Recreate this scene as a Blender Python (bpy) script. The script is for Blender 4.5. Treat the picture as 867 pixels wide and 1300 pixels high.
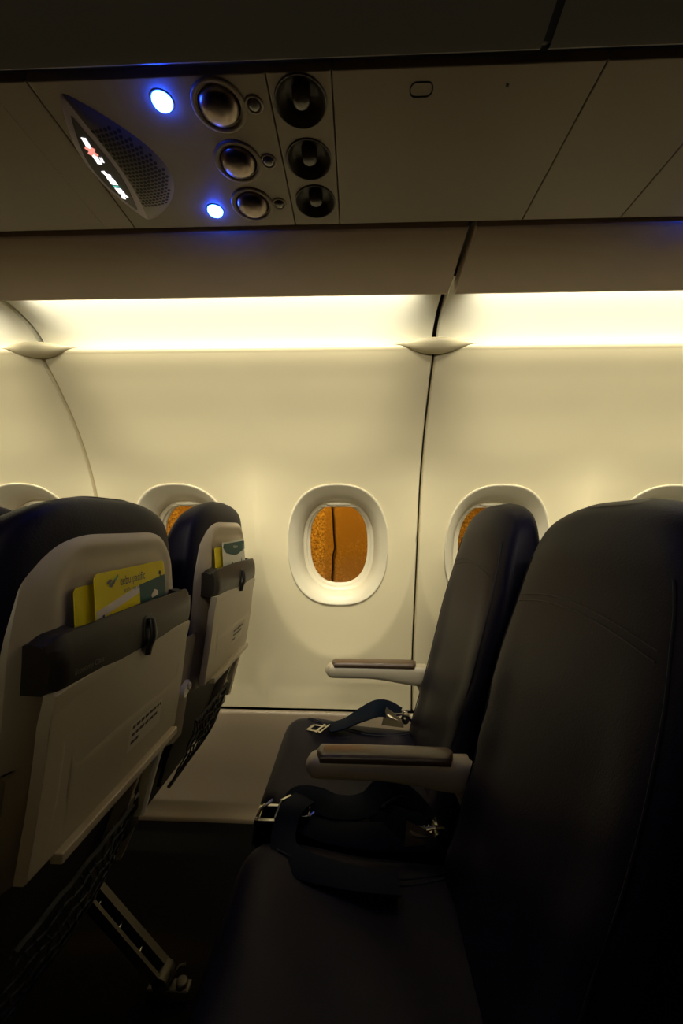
import bpy, bmesh, math, random
from math import pi, sin, cos, radians, sqrt, atan2
from mathutils import Vector, Matrix, Euler

for o in list(bpy.data.objects):
    bpy.data.objects.remove(o, do_unlink=True)
SC = bpy.context.scene
COL = SC.collection
random.seed(7)

# ------------------------------------------------------------------ camera
cd = bpy.data.cameras.new('camera')
cam = bpy.data.objects.new('camera', cd)
COL.objects.link(cam)
cd.sensor_fit = 'VERTICAL'
cd.sensor_height = 36.0
cd.sensor_width = 24.0
cd.lens = 36.0 * 510 / 1300
cd.clip_start = 0.02
R = Matrix.Rotation(radians(2.2), 3, 'Z') @ Matrix.Rotation(radians(92.0), 3, 'X') @ Matrix.Rotation(radians(0.37), 3, 'Z')
cam.matrix_world = Matrix.Translation((0, 0, 1.06)) @ R.to_4x4()
SC.camera = cam

# ------------------------------------------------------------------ world, exposure
w = bpy.data.worlds.new('night')
SC.world = w
w.use_nodes = True
w.node_tree.nodes['Background'].inputs[0].default_value = (0.010, 0.009, 0.007, 1)
w.node_tree.nodes['Background'].inputs[1].default_value = 0.3
SC.view_settings.view_transform = 'Standard'
SC.view_settings.look = 'None'
SC.view_settings.gamma = 1
SC.view_settings.use_curve_mapping = False
SC.view_settings.exposure = 0.0

WASH_W = 2.1         # added downward wash, per strip
COVE_W = 1.35          # window-side cove strips, per strip
COVE_COL = (1.0, 0.925, 0.73)
AISLE_W = 5.0         # opposite cove / aisle wash
CEIL_W = 4.0         # aisle ceiling wash, cut off above by the bins
OUT_W = 110.0          # sodium floodlight outside


def area_light(name, loc, rot, sx, sy, power, color, spread=180):
    l = bpy.data.lights.new(name, 'AREA')
    l.shape = 'RECTANGLE'
    l.size = sx
    l.size_y = sy
    l.energy = power
    l.color = color
    l.spread = radians(spread)
    o = bpy.data.objects.new(name, l)
    COL.objects.link(o)
    o.location = loc
    o.rotation_euler = rot
    return o


SEAMS = [-1.96, -0.88, 0.205, 1.285, 2.37]
WINX = [-1.69, -1.15, -0.610, -0.066, 0.475, 1.015, 1.56, 2.10]
# light tubes tucked behind the lip of the fairing, one per wall panel, shining outboard
for i in range(4):
    a, b = SEAMS[i] + 0.066, SEAMS[i + 1] - 0.066
    area_light('cove_tube_light', ((a + b) / 2, 0.893, 1.590), (radians(90 - 2), 0, 0), b - a, 0.012, COVE_W, COVE_COL, 90)
    # extra strip added at the lip, aimed down to brighten the window zone
    area_light('added_wall_wash', ((a + b) / 2, 0.892, 1.581), (radians(90 - 54), 0, 0), b - a, 0.010, WASH_W, COVE_COL, 66)
# the same cove on the other side of the cabin and the aisle ceiling wash
area_light('opposite_cove_light', (0.2, -2.35, 1.62), (radians(91), 0, 0), 4.4, 0.10, AISLE_W, COVE_COL, 38)
area_light('aisle_ceiling_light', (0.2, -0.85, 2.06), (radians(66), 0, 0), 4.4, 0.08, CEIL_W, COVE_COL, 36)
# sodium floodlight on the apron
area_light('sodium_floodlight', (-0.8, 2.6, 3.2), (radians(38), 0, 0), 1.2, 0.6, OUT_W, (1.0, 0.42, 0.04))

# ------------------------------------------------------------------ materials


def new_mat(name):
    m = bpy.data.materials.new(name)
    m.use_nodes = True
    nt = m.node_tree
    return m, nt, nt.nodes['Principled BSDF']


def mat(name, col, rough=0.5, metal=0.0, spec=0.5, bump=None, var=None, coat=0.0):
    """principled material; bump = (scale, strength, distance); var = (scale, amount)"""
    m, nt, b = new_mat(name)
    b.inputs['Base Color'].default_value = (*col, 1)
    b.inputs['Roughness'].default_value = rough
    b.inputs['Metallic'].default_value = metal
    b.inputs['Specular IOR Level'].default_value = spec
    b.inputs['Coat Weight'].default_value = coat
    tc = nt.nodes.new('ShaderNodeTexCoord')
    if var:
        n = nt.nodes.new('ShaderNodeTexNoise')
        n.inputs['Scale'].default_value = var[0]
        n.inputs['Detail'].default_value = 4
        nt.links.new(tc.outputs['Object'], n.inputs['Vector'])
        mx = nt.nodes.new('ShaderNodeMix')
        mx.data_type = 'RGBA'
        lo = tuple(c * (1 - var[1]) for c in col)
        hi = tuple(min(1, c * (1 + var[1])) for c in col)
        mx.inputs[6].default_value = (*lo, 1)
        mx.inputs[7].default_value = (*hi, 1)
        nt.links.new(n.outputs['Fac'], mx.inputs[0])
        nt.links.new(mx.outputs[2], b.inputs['Base Color'])
    if bump:
        n2 = nt.nodes.new('ShaderNodeTexNoise')
        n2.inputs['Scale'].default_value = bump[0]
        n2.inputs['Detail'].default_value = 3
        nt.links.new(tc.outputs['Object'], n2.inputs['Vector'])
        bp = nt.nodes.new('ShaderNodeBump')
        bp.inputs['Strength'].default_value = bump[1]
        bp.inputs['Distance'].default_value = bump[2]
        nt.links.new(n2.outputs['Fac'], bp.inputs['Height'])
        nt.links.new(bp.outputs['Normal'], b.inputs['Normal'])
    return m


def emit(name, col, strength):
    m, nt, b = new_mat(name)
    b.inputs['Base Color'].default_value = (0.02, 0.02, 0.02, 1)
    b.inputs['Emission Color'].default_value = (*col, 1)
    b.inputs['Emission Strength'].default_value = strength
    return m


M = {}
M['wall'] = mat('cream_sidewall', (0.74, 0.655, 0.42), 0.38, bump=(260, 0.08, 0.0006), var=(3, 0.03))
M['surround'] = mat('cream_window_liner', (0.72, 0.66, 0.48), 0.32, bump=(200, 0.05, 0.0005))
M['cove'] = mat('cove_panel', (0.70, 0.68, 0.57), 0.5, bump=(200, 0.05, 0.0005))
M['fairing'] = mat('fairing_panel', (0.44, 0.345, 0.245), 0.5, bump=(240, 0.08, 0.0005), var=(5, 0.04))
M['psu'] = mat('grey_overhead_plastic', (0.215, 0.165, 0.118), 0.42, bump=(300, 0.1, 0.0005), var=(6, 0.05))
M['psu_dark'] = mat('speaker_housing_plastic', (0.13, 0.10, 0.078), 0.38, bump=(300, 0.1, 0.0005))
M['bin'] = mat('bin_plastic', (0.070, 0.064, 0.052), 0.45, bump=(240, 0.08, 0.0005))
M['dado'] = mat('dado_panel', (0.31, 0.245, 0.16), 0.36, bump=(90, 0.12, 0.001), var=(4, 0.08))
M['gap'] = mat('dark_gap', (0.010, 0.009, 0.007), 0.8)
M['leather'] = mat('navy_leather', (0.0062, 0.0050, 0.0150), 0.46, spec=0.13, bump=(420, 0.25, 0.0012), var=(7, 0.15))
M['piping'] = mat('navy_stitching', (0.006, 0.006, 0.014), 0.6)
M['shell'] = mat('beige_seat_shell', (0.45, 0.38, 0.265), 0.40, bump=(500, 0.15, 0.0005), var=(9, 0.04))
M['tray'] = mat('beige_tray', (0.47, 0.40, 0.28), 0.40, bump=(500, 0.15, 0.0005), var=(9, 0.04))
M['bar'] = mat('brown_grey_pocket', (0.022, 0.017, 0.012), 0.45, spec=0.3, bump=(500, 0.2, 0.0006))
M['armcap'] = mat('brown_armrest_pad', (0.085, 0.052, 0.028), 0.33, bump=(300, 0.15, 0.0006), coat=0.2)
M['arm'] = mat('beige_armrest', (0.50, 0.44, 0.31), 0.36, bump=(400, 0.1, 0.0004))
M['white'] = mat('cream_bracket', (0.80, 0.74, 0.56), 0.4, bump=(400, 0.1, 0.0004))
M['black'] = mat('black_plastic', (0.010, 0.010, 0.010), 0.45, bump=(400, 0.1, 0.0004))
M['metal'] = mat('brushed_steel', (0.62, 0.58, 0.48), 0.25, metal=1.0, bump=(300, 0.1, 0.0003))
M['darkmetal'] = mat('worn_aluminium', (0.10, 0.088, 0.066), 0.42, metal=0.7, bump=(200, 0.1, 0.0004), var=(30, 0.2))
M['strap'] = mat('navy_webbing', (0.0035, 0.0075, 0.016), 0.7, spec=0.12, bump=(900, 0.5, 0.001))
M['net'] = mat('elastic_net', (0.015, 0.014, 0.013), 0.7, bump=(800, 0.3, 0.0005))
M['board'] = mat('grey_backing_board', (0.035, 0.032, 0.026), 0.6, bump=(100, 0.1, 0.0005))
M['carpet'] = mat('dark_carpet', (0.006, 0.0055, 0.005), 0.95, spec=0.1, bump=(700, 0.8, 0.003), var=(60, 0.4))
M['label'] = mat('printed_placard', (0.58, 0.52, 0.40), 0.5, bump=(300, 0.05, 0.0002))
M['ink'] = mat('dark_ink', (0.03, 0.025, 0.02), 0.6)
M['greyink'] = mat('grey_ink', (0.13, 0.125, 0.11), 0.6)
M['bezel'] = mat('gloss_bezel', (0.10, 0.085, 0.07), 0.22, bump=(300, 0.05, 0.0003), coat=0.4)
M['chrome'] = mat('dark_reflector', (0.22, 0.18, 0.155), 0.28, metal=1.0, var=(20, 0.1))
M['nozzle'] = mat('dark_nozzle', (0.055, 0.046, 0.037), 0.38, bump=(300, 0.05, 0.0003))
M['nozzle_tip'] = mat('grey_nozzle_tip', (0.08, 0.068, 0.056), 0.3, bump=(300, 0.05, 0.0003))
M['signglass'] = mat('violet_black_glass', (0.010, 0.008, 0.020), 0.35, spec=0.25, bump=(300, 0.02, 0.0002))
M['signrim'] = mat('violet_grey_rim', (0.36, 0.30, 0.42), 0.35, bump=(300, 0.05, 0.0003))
M['signlit'] = emit('sign_lit_white', (1.0, 0.96, 0.95), 1.6)
M['signred'] = emit('sign_lit_red', (1.0, 0.32, 0.25), 1.0)
M['signteal'] = emit('sign_lit_teal', (0.1, 0.75, 0.6), 0.8)
M['blue'] = emit('blue_call_light', (0.015, 0.07, 1.0), 90.0)
M['yellow'] = mat('card_yellow', (0.80, 0.64, 0.0), 0.5, spec=0.25, bump=(200, 0.03, 0.0002), var=(40, 0.06))
M['teal'] = mat('card_teal', (0.006, 0.070, 0.062), 0.5, spec=0.2, bump=(200, 0.03, 0.0002))
M['cardwhite'] = mat('card_white', (0.66, 0.68, 0.55), 0.35, bump=(200, 0.03, 0.0002))
M['cardnavy'] = mat('card_navy', (0.012, 0.018, 0.05), 0.4)
M['cardpink'] = mat('card_pale_grey', (0.58, 0.50, 0.42), 0.35, var=(60, 0.1))
M['cardgreen'] = mat('card_green', (0.05, 0.25, 0.08), 0.4)
M['cardorange'] = mat('card_orange', (0.75, 0.30, 0.02), 0.4)

# window pane: thin clear acrylic
m, nt, b = new_mat('clear_acrylic_pane')
nt.nodes.remove(b)
tr = nt.nodes.new('ShaderNodeBsdfTransparent')
gl = nt.nodes.new('ShaderNodeBsdfGlossy')
gl.inputs['Roughness'].default_value = 0.08
fr = nt.nodes.new('ShaderNodeFresnel')
fr.inputs['IOR'].default_value = 1.3
mx = nt.nodes.new('ShaderNodeMixShader')
nt.links.new(fr.outputs[0], mx.inputs[0])
nt.links.new(tr.outputs[0], mx.inputs[1])
nt.links.new(gl.outputs[0], mx.inputs[2])
nt.links.new(mx.outputs[0], nt.nodes['Material Output'].inputs['Surface'])
M['glass'] = m

# outside surface: wall with sparkle painted into its colour, under a sodium flood
m, nt, b = new_mat('glint_painted_wall')
tc = nt.nodes.new('ShaderNodeTexCoord')
n1 = nt.nodes.new('ShaderNodeTexNoise')
n1.inputs['Scale'].default_value = 42
n1.inputs['Detail'].default_value = 9
n1.inputs['Roughness'].default_value = 0.75
n2 = nt.nodes.new('ShaderNodeTexNoise')
n2.inputs['Scale'].default_value = 2.2
n2.inputs['Detail'].default_value = 3
rp = nt.nodes.new('ShaderNodeValToRGB')
rp.color_ramp.elements[0].position = 0.40
rp.color_ramp.elements[0].color = (0.20, 0.14, 0.05, 1)
rp.color_ramp.elements[1].position = 0.66
rp.color_ramp.elements[1].color = (0.95, 0.80, 0.42, 1)  # bright specks stand in for glints
rp2 = nt.nodes.new('ShaderNodeValToRGB')
rp2.color_ramp.elements[0].position = 0.42
rp2.color_ramp.elements[0].color = (0.0, 0.0, 0.0, 1)
rp2.color_ramp.elements[1].position = 0.56
rp2.color_ramp.elements[1].color = (1, 1, 1, 1)
mx = nt.nodes.new('ShaderNodeMix')
mx.data_type = 'RGBA'
mx.inputs[6].default_value = (0.36, 0.26, 0.11, 1)
for n in (n1, n2):
    nt.links.new(tc.outputs['Object'], n.inputs['Vector'])
nt.links.new(n1.outputs['Fac'], rp.inputs[0])
nt.links.new(n2.outputs['Fac'], rp2.inputs[0])
sx_ = nt.nodes.new('ShaderNodeSeparateXYZ')
nt.links.new(tc.outputs['Object'], sx_.inputs[0])
m1_ = nt.nodes.new('ShaderNodeMath')
m1_.operation = 'MULTIPLY_ADD'
m1_.inputs[1].default_value = pi / 0.85  # bands along x where the painted sparkle shows
m1_.inputs[2].default_value = pi / 0.85 * 0.34 + pi
nt.links.new(sx_.outputs[0], m1_.inputs[0])
m2_ = nt.nodes.new('ShaderNodeMath')
m2_.operation = 'SINE'
nt.links.new(m1_.outputs[0], m2_.inputs[0])
m3_ = nt.nodes.new('ShaderNodeMath')
m3_.operation = 'MULTIPLY_ADD'
m3_.use_clamp = True
m3_.inputs[1].default_value = 6.0
m3_.inputs[2].default_value = 0.1
nt.links.new(m2_.outputs[0], m3_.inputs[0])
m4_ = nt.nodes.new('ShaderNodeMath')
m4_.operation = 'MAXIMUM'
nt.links.new(m3_.outputs[0], m4_.inputs[0])
m5_ = nt.nodes.new('ShaderNodeMath')
m5_.operation = 'MULTIPLY'
m5_.inputs[1].default_value = 0.35
nt.links.new(rp2.outputs[0], m5_.inputs[0])
nt.links.new(m5_.outputs[0], m4_.inputs[1])
nt.links.new(m4_.outputs[0], mx.inputs[0])
nt.links.new(rp.outputs[0], mx.inputs[7])
nt.links.new(mx.outputs[2], b.inputs['Base Color'])
b.inputs['Roughness'].default_value = 0.8
M['outside'] = m

# ------------------------------------------------------------------ mesh helpers


class MB:
    """collects geometry for one mesh object"""

    def __init__(self):
        self.v = []
        self.f = []
        self.mi = []
        self.cur = 0

    def add(self, verts, faces):
        o = len(self.v)
        self.v += [tuple(p) for p in verts]
        for f in faces:
            self.f.append(tuple(i + o for i in f))
            self.mi.append(self.cur)
        return self

    def loft(self, rings, cap=True, closed=True):
        n = len(rings[0])
        vs = [p for r in rings for p in r]
        fs = []
        for k in range(len(rings) - 1):
            for i in range(n if closed else n - 1):
                j = (i + 1) % n
                fs.append((k * n + i, k * n + j, (k + 1) * n + j, (k + 1) * n + i))
        if cap:
            fs.append(tuple(reversed(range(n))))
            fs.append(tuple((len(rings) - 1) * n + i for i in range(n)))
        return self.add(vs, fs)

    def box(self, x0, x1, y0, y1, z0, z1, r=0.0):
        """box with chamfered vertical-ish rounding done as a bevelled bmesh"""
        bm = bmesh.new()
        bmesh.ops.create_cube(bm, size=1)
        for v in bm.verts:
            v.co.x = (x0 + x1) / 2 + v.co.x * (x1 - x0)
            v.co.y = (y0 + y1) / 2 + v.co.y * (y1 - y0)
            v.co.z = (z0 + z1) / 2 + v.co.z * (z1 - z0)
        if r > 0:
            bmesh.ops.bevel(bm, geom=bm.edges[:] , offset=r, segments=3, profile=0.6, affect='EDGES')
        self.bm(bm)
        return self

    def bm(self, bm, mtx=None):
        bm.verts.index_update()
        vs = [(mtx @ v.co) if mtx else v.co.copy() for v in bm.verts]
        self.add(vs, [[v.index for v in f.verts] for f in bm.faces])
        bm.free()
        return self

    def tube(self, pts, r, n=8, cap=True):
        pts = [Vector(p) for p in pts]
        rings = []
        up = None
        for i, p in enumerate(pts):
            t = (pts[min(i + 1, len(pts) - 1)] - pts[max(i - 1, 0)]).normalized()
            if up is None:
                a = Vector((0, 0, 1)) if abs(t.z) < 0.9 else Vector((1, 0, 0))
                up = (a - t * a.dot(t)).normalized()
            else:
                up = (up - t * up.dot(t)).normalized()
            s = t.cross(up)
            rr = r[i] if isinstance(r, (list, tuple)) else r
            rings.append([p + (up * cos(2 * pi * k / n) + s * sin(2 * pi * k / n)) * rr for k in range(n)])
        return self.loft(rings, cap)

    def ribbon(self, pts, wdirs, width, th=0.0016):
        """webbing strap; wdirs = vector across the strap at each point"""
        pts = [Vector(p) for p in pts]
        rings = []
        for i, p in enumerate(pts):
            t = (pts[min(i + 1, len(pts) - 1)] - pts[max(i - 1, 0)]).normalized()
            wv = Vector(wdirs[i]).normalized()
            wv = (wv - t * wv.dot(t)).normalized()
            n = t.cross(wv)
            h = width / 2
            rings.append([p - wv * h - n * th, p - wv * (h - .001) - n * th * 1.3, p + wv * (h - .001) - n * th * 1.3, p + wv * h - n * th,
                          p + wv * h + n * th, p + wv * (h - .001) + n * th * 1.3, p - wv * (h - .001) + n * th * 1.3, p - wv * h + n * th])
        return self.loft(rings)

    def disc(self, c, ax, r, h, n=32, r2=None, fillet=0.0):
        """cylinder from c along ax (unit) of height h"""
        c = Vector(c)
        ax = Vector(ax).normalized()
        a = Vector((0, 0, 1)) if abs(ax.z) < 0.9 else Vector((1, 0, 0))
        u = (a - ax * a.dot(ax)).normalized()
        s = ax.cross(u)
        if r2 is None:
            r2 = r
        prof = [(r, 0), (r2, h)]
        if fillet:
            prof = [(r, 0), (r2, h - fillet)] + [(r2 - fillet + fillet * cos(t), h - fillet + fillet * sin(t)) for t in (pi / 6, pi / 3, pi / 2)]
        return self.loft([[c + (u * cos(2 * pi * k / n) + s * sin(2 * pi * k / n)) * rr + ax * hh for k in range(n)] for rr, hh in prof])

    def lathe(self, c, ax, prof, n=40, sx=1.0, close_end=True, u=None):
        """prof = [(radius, height along ax)]"""
        c = Vector(c)
        ax = Vector(ax).normalized()
        a = Vector(u) if u else (Vector((1, 0, 0)) if abs(ax.x) < 0.9 else Vector((0, 1, 0)))
        uu = (a - ax * a.dot(ax)).normalized()
        s = ax.cross(uu)
        rings = [[c + (uu * cos(2 * pi * k / n) * sx + s * sin(2 * pi * k / n)) * rr + ax * hh for k in range(n)] for rr, hh in prof]
        self.loft(rings, cap=False)
        if close_end:
            o = len(self.v) - n
            self.f.append(tuple(range(o, o + n)))
            self.mi.append(self.cur)
        return self

    def mesh(self, name, mats, smooth=True, angle=40, weld=0.0):
        me = bpy.data.meshes.new(name)
        me.from_pydata([tuple(p) for p in self.v], [], self.f)
        if not isinstance(mats, (list, tuple)):
            mats = [mats]
        for mm in mats:
            me.materials.append(mm)
        me.polygons.foreach_set('material_index', self.mi)
        bm = bmesh.new()
        bm.from_mesh(me)
        if weld:
            bmesh.ops.remove_doubles(bm, verts=bm.verts[:], dist=weld)
        bmesh.ops.recalc_face_normals(bm, faces=bm.faces[:])
        ca = radians(angle)
        for f in bm.faces:
            f.smooth = smooth
        for e in bm.edges:
            e.smooth = not (len(e.link_faces) == 2 and e.calc_face_angle(0) > ca)
        bm.to_mesh(me)
        bm.free()
        me.update()
        return me

    def build(self, name, mats, parent=None, **k):
        return link(name, self.mesh(name, mats, **k), parent)


def link(name, me, parent=None):
    o = bpy.data.objects.new(name, me)
    COL.objects.link(o)
    if parent is not None:
        o.parent = parent
    return o


def empty(name, loc=(0, 0, 0), rz=0.0, sz=1.0):
    o = bpy.data.objects.new(name, None)
    COL.objects.link(o)
    o.empty_display_size = 0.05
    o.location = loc
    o.rotation_euler = (0, 0, rz)
    o.scale = (1, 1, sz)
    return o


def tag(o, label=None, cat=None, group=None, kind=None):
    if label:
        o['label'] = label
    if cat:
        o['category'] = cat
    if group:
        o['group'] = group
    if kind:
        o['kind'] = kind
    return o


def lerp_tab(tab, t):
    """monotone-ish smooth interpolation in a sorted table"""
    if t <= tab[0][0]:
        return tab[0][1]
    if t >= tab[-1][0]:
        return tab[-1][1]
    for i in range(len(tab) - 1):
        a, b = tab[i], tab[i + 1]
        if a[0] <= t <= b[0]:
            h = b[0] - a[0]
            s = (t - a[0]) / h
            d = (b[1] - a[1]) / h
            d0 = (b[1] - tab[i - 1][1]) / (b[0] - tab[i - 1][0]) if i > 0 else d
            d1 = (tab[i + 2][1] - a[1]) / (tab[i + 2][0] - a[0]) if i + 2 < len(tab) else d
            if d * d0 <= 0:
                d0 = 0
            if d * d1 <= 0:
                d1 = 0
            d0 = max(min(d0, 3 * abs(d)), -3 * abs(d))
            d1 = max(min(d1, 3 * abs(d)), -3 * abs(d))
            return ((2 * s**3 - 3 * s**2 + 1) * a[1] + (s**3 - 2 * s**2 + s) * h * d0 + (-2 * s**3 + 3 * s**2) * b[1] + (s**3 - s**2) * h * d1)


def smooth01(t):
    t = max(0.0, min(1.0, t))
    return t * t * (3 - 2 * t)


# ------------------------------------------------------------------ sidewall panels
BASE = [(0.385, 1.505), (0.47, 1.503), (0.63, 1.475), (0.85, 1.410), (1.0, 1.365), (1.15, 1.322), (1.25, 1.280), (1.37, 1.208), (1.47, 1.125), (1.53, 1.066)]


def base_y(z):
    return lerp_tab(BASE, z)


DISH_Z = 1.00


def wall_y(x, z, xw):
    """sidewall liner: curved profile plus the shallow dish pressed around each window"""
    dx = (x - xw) / 0.262
    dz = (z - DISH_Z) / (0.425 if z < DISH_Z else 0.30)
    r2 = dx * dx + dz * dz
    if z < DISH_Z:
        f = max(0.0, 1 - r2)
        f = f if f > 0.0 else 0.0
    else:
        f = max(0.0, 1 - dx * dx) * (1 - smooth01(dz))
    return base_y(z) + 0.045 * f


WZ, WHW, WHH = 0.985, 0.173, 0.212


def oval(a, hw, hh, n=2.45):
    c, s = cos(a), sin(a)
    return (hw * abs(c) ** (2 / n) * (1 if c >= 0 else -1), hh * abs(s) ** (2 / n) * (1 if s >= 0 else -1))


def wall_panel(xa, xb, xws, z0=0.385, z1=1.530, name='wall_far'):
    mb = MB()
    mid = (xa + xb) / 2
    for xw, a, b in ((xws[0], xa, mid), (xws[1], mid, xb)):
        NA = 112
        K = 44
        # angles, forcing the rectangle's corners
        angs = [2 * pi * i / NA for i in range(NA)]
        corners = [atan2(zz - WZ, xx - xw) % (2 * pi) for xx in (a, b) for zz in (z0, z1)]
        for c in corners:
            j = min(range(NA), key=lambda i: abs(angs[i] - c))
            angs[j] = c
        rings = []
        for k in range(K + 1):
            t = k / K
            t = t ** 1.15
            ring = []
            for an in angs:
                # point on the oval in the direction an
                c, s = cos(an), sin(an)
                n = 2.45
                ro = (abs(c / WHW) ** n + abs(s / WHH) ** n) ** (-1 / n)
                rx = ((b - xw) / c) if c > 1e-9 else (((a - xw) / c) if c < -1e-9 else 1e9)
                rz = ((z1 - WZ) / s) if s > 1e-9 else (((z0 - WZ) / s) if s < -1e-9 else 1e9)
                rr = min(rx, rz)
                r = ro + (rr - ro) * t
                x, z = xw + r * c, WZ + r * s
                ring.append((x, wall_y(x, z, xw), z))
            rings.append(ring)
        mb.loft(rings, cap=False)
    # return flanges along the two vertical edges
    for x, s in ((xa, 1), (xb, -1)):
        zs = [z0 + (z1 - z0) * i / 40 for i in range(41)]
        xwn = xws[0] if s > 0 else xws[1]
        r = [[(x, wall_y(x, z, xwn), z), (x - s * 0.003, wall_y(x, z, xwn) + 0.003, z), (x - s * 0.003, wall_y(x, z, xwn) + 0.03, z)] for z in zs]
        mb.loft(r, cap=False, closed=False)
    o = mb.build(name, M['wall'], weld=0.0002, angle=60)
    o['kind'] = 'structure'
    return o


GAP = 0.0068
for i in range(4):
    wall_panel(SEAMS[i] + GAP, SEAMS[i + 1] - GAP, (WINX[2 * i], WINX[2 * i + 1]))

# dark joint behind each seam, dado joint, back of the walls
mb = MB()
for x in SEAMS:
    r = []
    for i in range(41):
        z = 0.385 + (1.545 - 0.385) * i / 40
        r.append([(x - 0.03, base_y(z) + 0.022, z), (x + 0.03, base_y(z) + 0.022, z)])
    mb.loft(r, cap=False, closed=False)
o = mb.build('trim_1', M['gap'])
o['kind'] = 'structure'

XA, XB = -2.6, 3.0


def extrude_x(name, prof, material, x0, x1, parent=None, closed=False, kind='structure', angle=30, steps=1):
    mb = MB()
    rings = [[(x0 + (x1 - x0) * k / steps, y, z) for y, z in prof] for k in range(steps + 1)]
    mb.loft(rings, cap=closed, closed=closed)
    o = mb.build(name, material, parent, angle=angle)
    if kind:
        o['kind'] = kind
    return o


# dado (kick) panel: leans inboard towards the floor, with a rolled top edge
extrude_x('baseboard_far', [(1.515, 0.372), (1.502, 0.374), (1.496, 0.370), (1.494, 0.362), (1.492, 0.30), (1.486, 0.16), (1.474, 0.05), (1.463, 0.022), (1.455, 0.016), (1.452, 0.010), (1.452, 0.0)], M['dado'], XA, XB, angle=50)
extrude_x('trim_2', [(1.530, 0.32), (1.530, 0.42)], M['gap'], XA, XB)
# outer skin behind the dado so no light leaks
extrude_x('wall_skin', [(1.62, -0.02), (1.62, 0.40), (1.58, 0.62), (1.50, 0.74)], M['gap'], XA, XB)

# ------------------------------------------------------------------ ledge, cove and fairing
LEDGE = [(1.0685, 1.5285), (1.063, 1.5325), (1.0595, 1.536), (1.0580, 1.541), (1.0600, 1.546), (1.065, 1.5485), (1.075, 1.5485), (1.09, 1.546)]
for i in range(4):
    xa, xb = SEAMS[i] + GAP, SEAMS[i + 1] - GAP
    extrude_x('trim_ledge', LEDGE, M['wall'], xa, xb, angle=60)
    g = 0.0085
    # cove: curved reflector between the lamp and the ledge
    cove = [(0.880, 1.614), (0.93, 1.613), (0.98, 1.607), (1.02, 1.596), (1.05, 1.580), (1.070, 1.562), (1.080, 1.548), (1.084, 1.535)]
    mb = MB()
    xa, xb = SEAMS[i] + g, SEAMS[i + 1] - g
    mb.loft([[(x, y, z) for y, z in cove] for x in (xa, xb)], cap=False, closed=False)
    for x, s in ((xa, -1), (xb, 1)):
        mb.loft([[(x, y, z), (x + s * 0.002, y + 0.002, z + 0.003), (x + s * 0.002, y + 0.004, z + 0.02)] for y, z in cove], cap=False, closed=False)
    o = mb.build('ceiling_cove', M['cove'], angle=70)
    o['kind'] = 'structure'
    # fairing with its hooked lip that hides the lamp
    fair = [(0.712, 1.612), (0.713, 1.600), (0.718, 1.597), (0.78, 1.5885), (0.84, 1.5775), (0.868, 1.5715), (0.874, 1.571), (0.8775, 1.574), (0.8775, 1.580), (0.872, 1.582), (0.84, 1.590)]
    mb = MB()
    mb.loft([[(x, y, z) for y, z in fair] for x in (xa, xb)], cap=False, closed=False)
    for x, s in ((xa, -1), (xb, 1)):
        mb.loft([[(x, y, z), (x + s * 0.002, y, z + 0.002), (x + s * 0.002, y, z + 0.03)] for y, z in fair[1:8]], cap=False, closed=False)
    o = mb.build('ceiling_fairing', M['fairing'], angle=50)
    o['kind'] = 'structure'
# dark backing seen through the seams and behind the lamp
extrude_x('trim_3', [(0.70, 1.66), (0.86, 1.645), (1.02, 1.640), (1.14, 1.61), (1.20, 1.54), (1.22, 1.48)], M['gap'], XA, XB)

# lens-shaped caps over each seam on the ledge
for k, x in enumerate(SEAMS[1:4]):
    mb = MB()
    rings = []
    N = 36
    for i in range(N + 1):
        s = -1 + 2 * i / N
        c = max(0.02, cos(s * pi / 2) ** 1.25)
        ring = []
        for j in range(20):
            t = 2 * pi * j / 20
            yy = -cos(t)
            zz = sin(t)
            top = 0.009 * c + 0.001
            bot = 0.025 * c + 0.0005
            ring.append((x + s * 0.106, 1.060 - (0.032 * c + 0.002) * (yy if yy > 0 else yy * 0.9) * (1 if yy > 0 else 1), 1.5455 + (top * zz if zz > 0 else bot * zz)))
        rings.append(ring)
    mb.loft(rings)
    o = mb.build('trim_cap', M['wall'], angle=50)
    o['kind'] = 'structure'

# ------------------------------------------------------------------ windows


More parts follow.
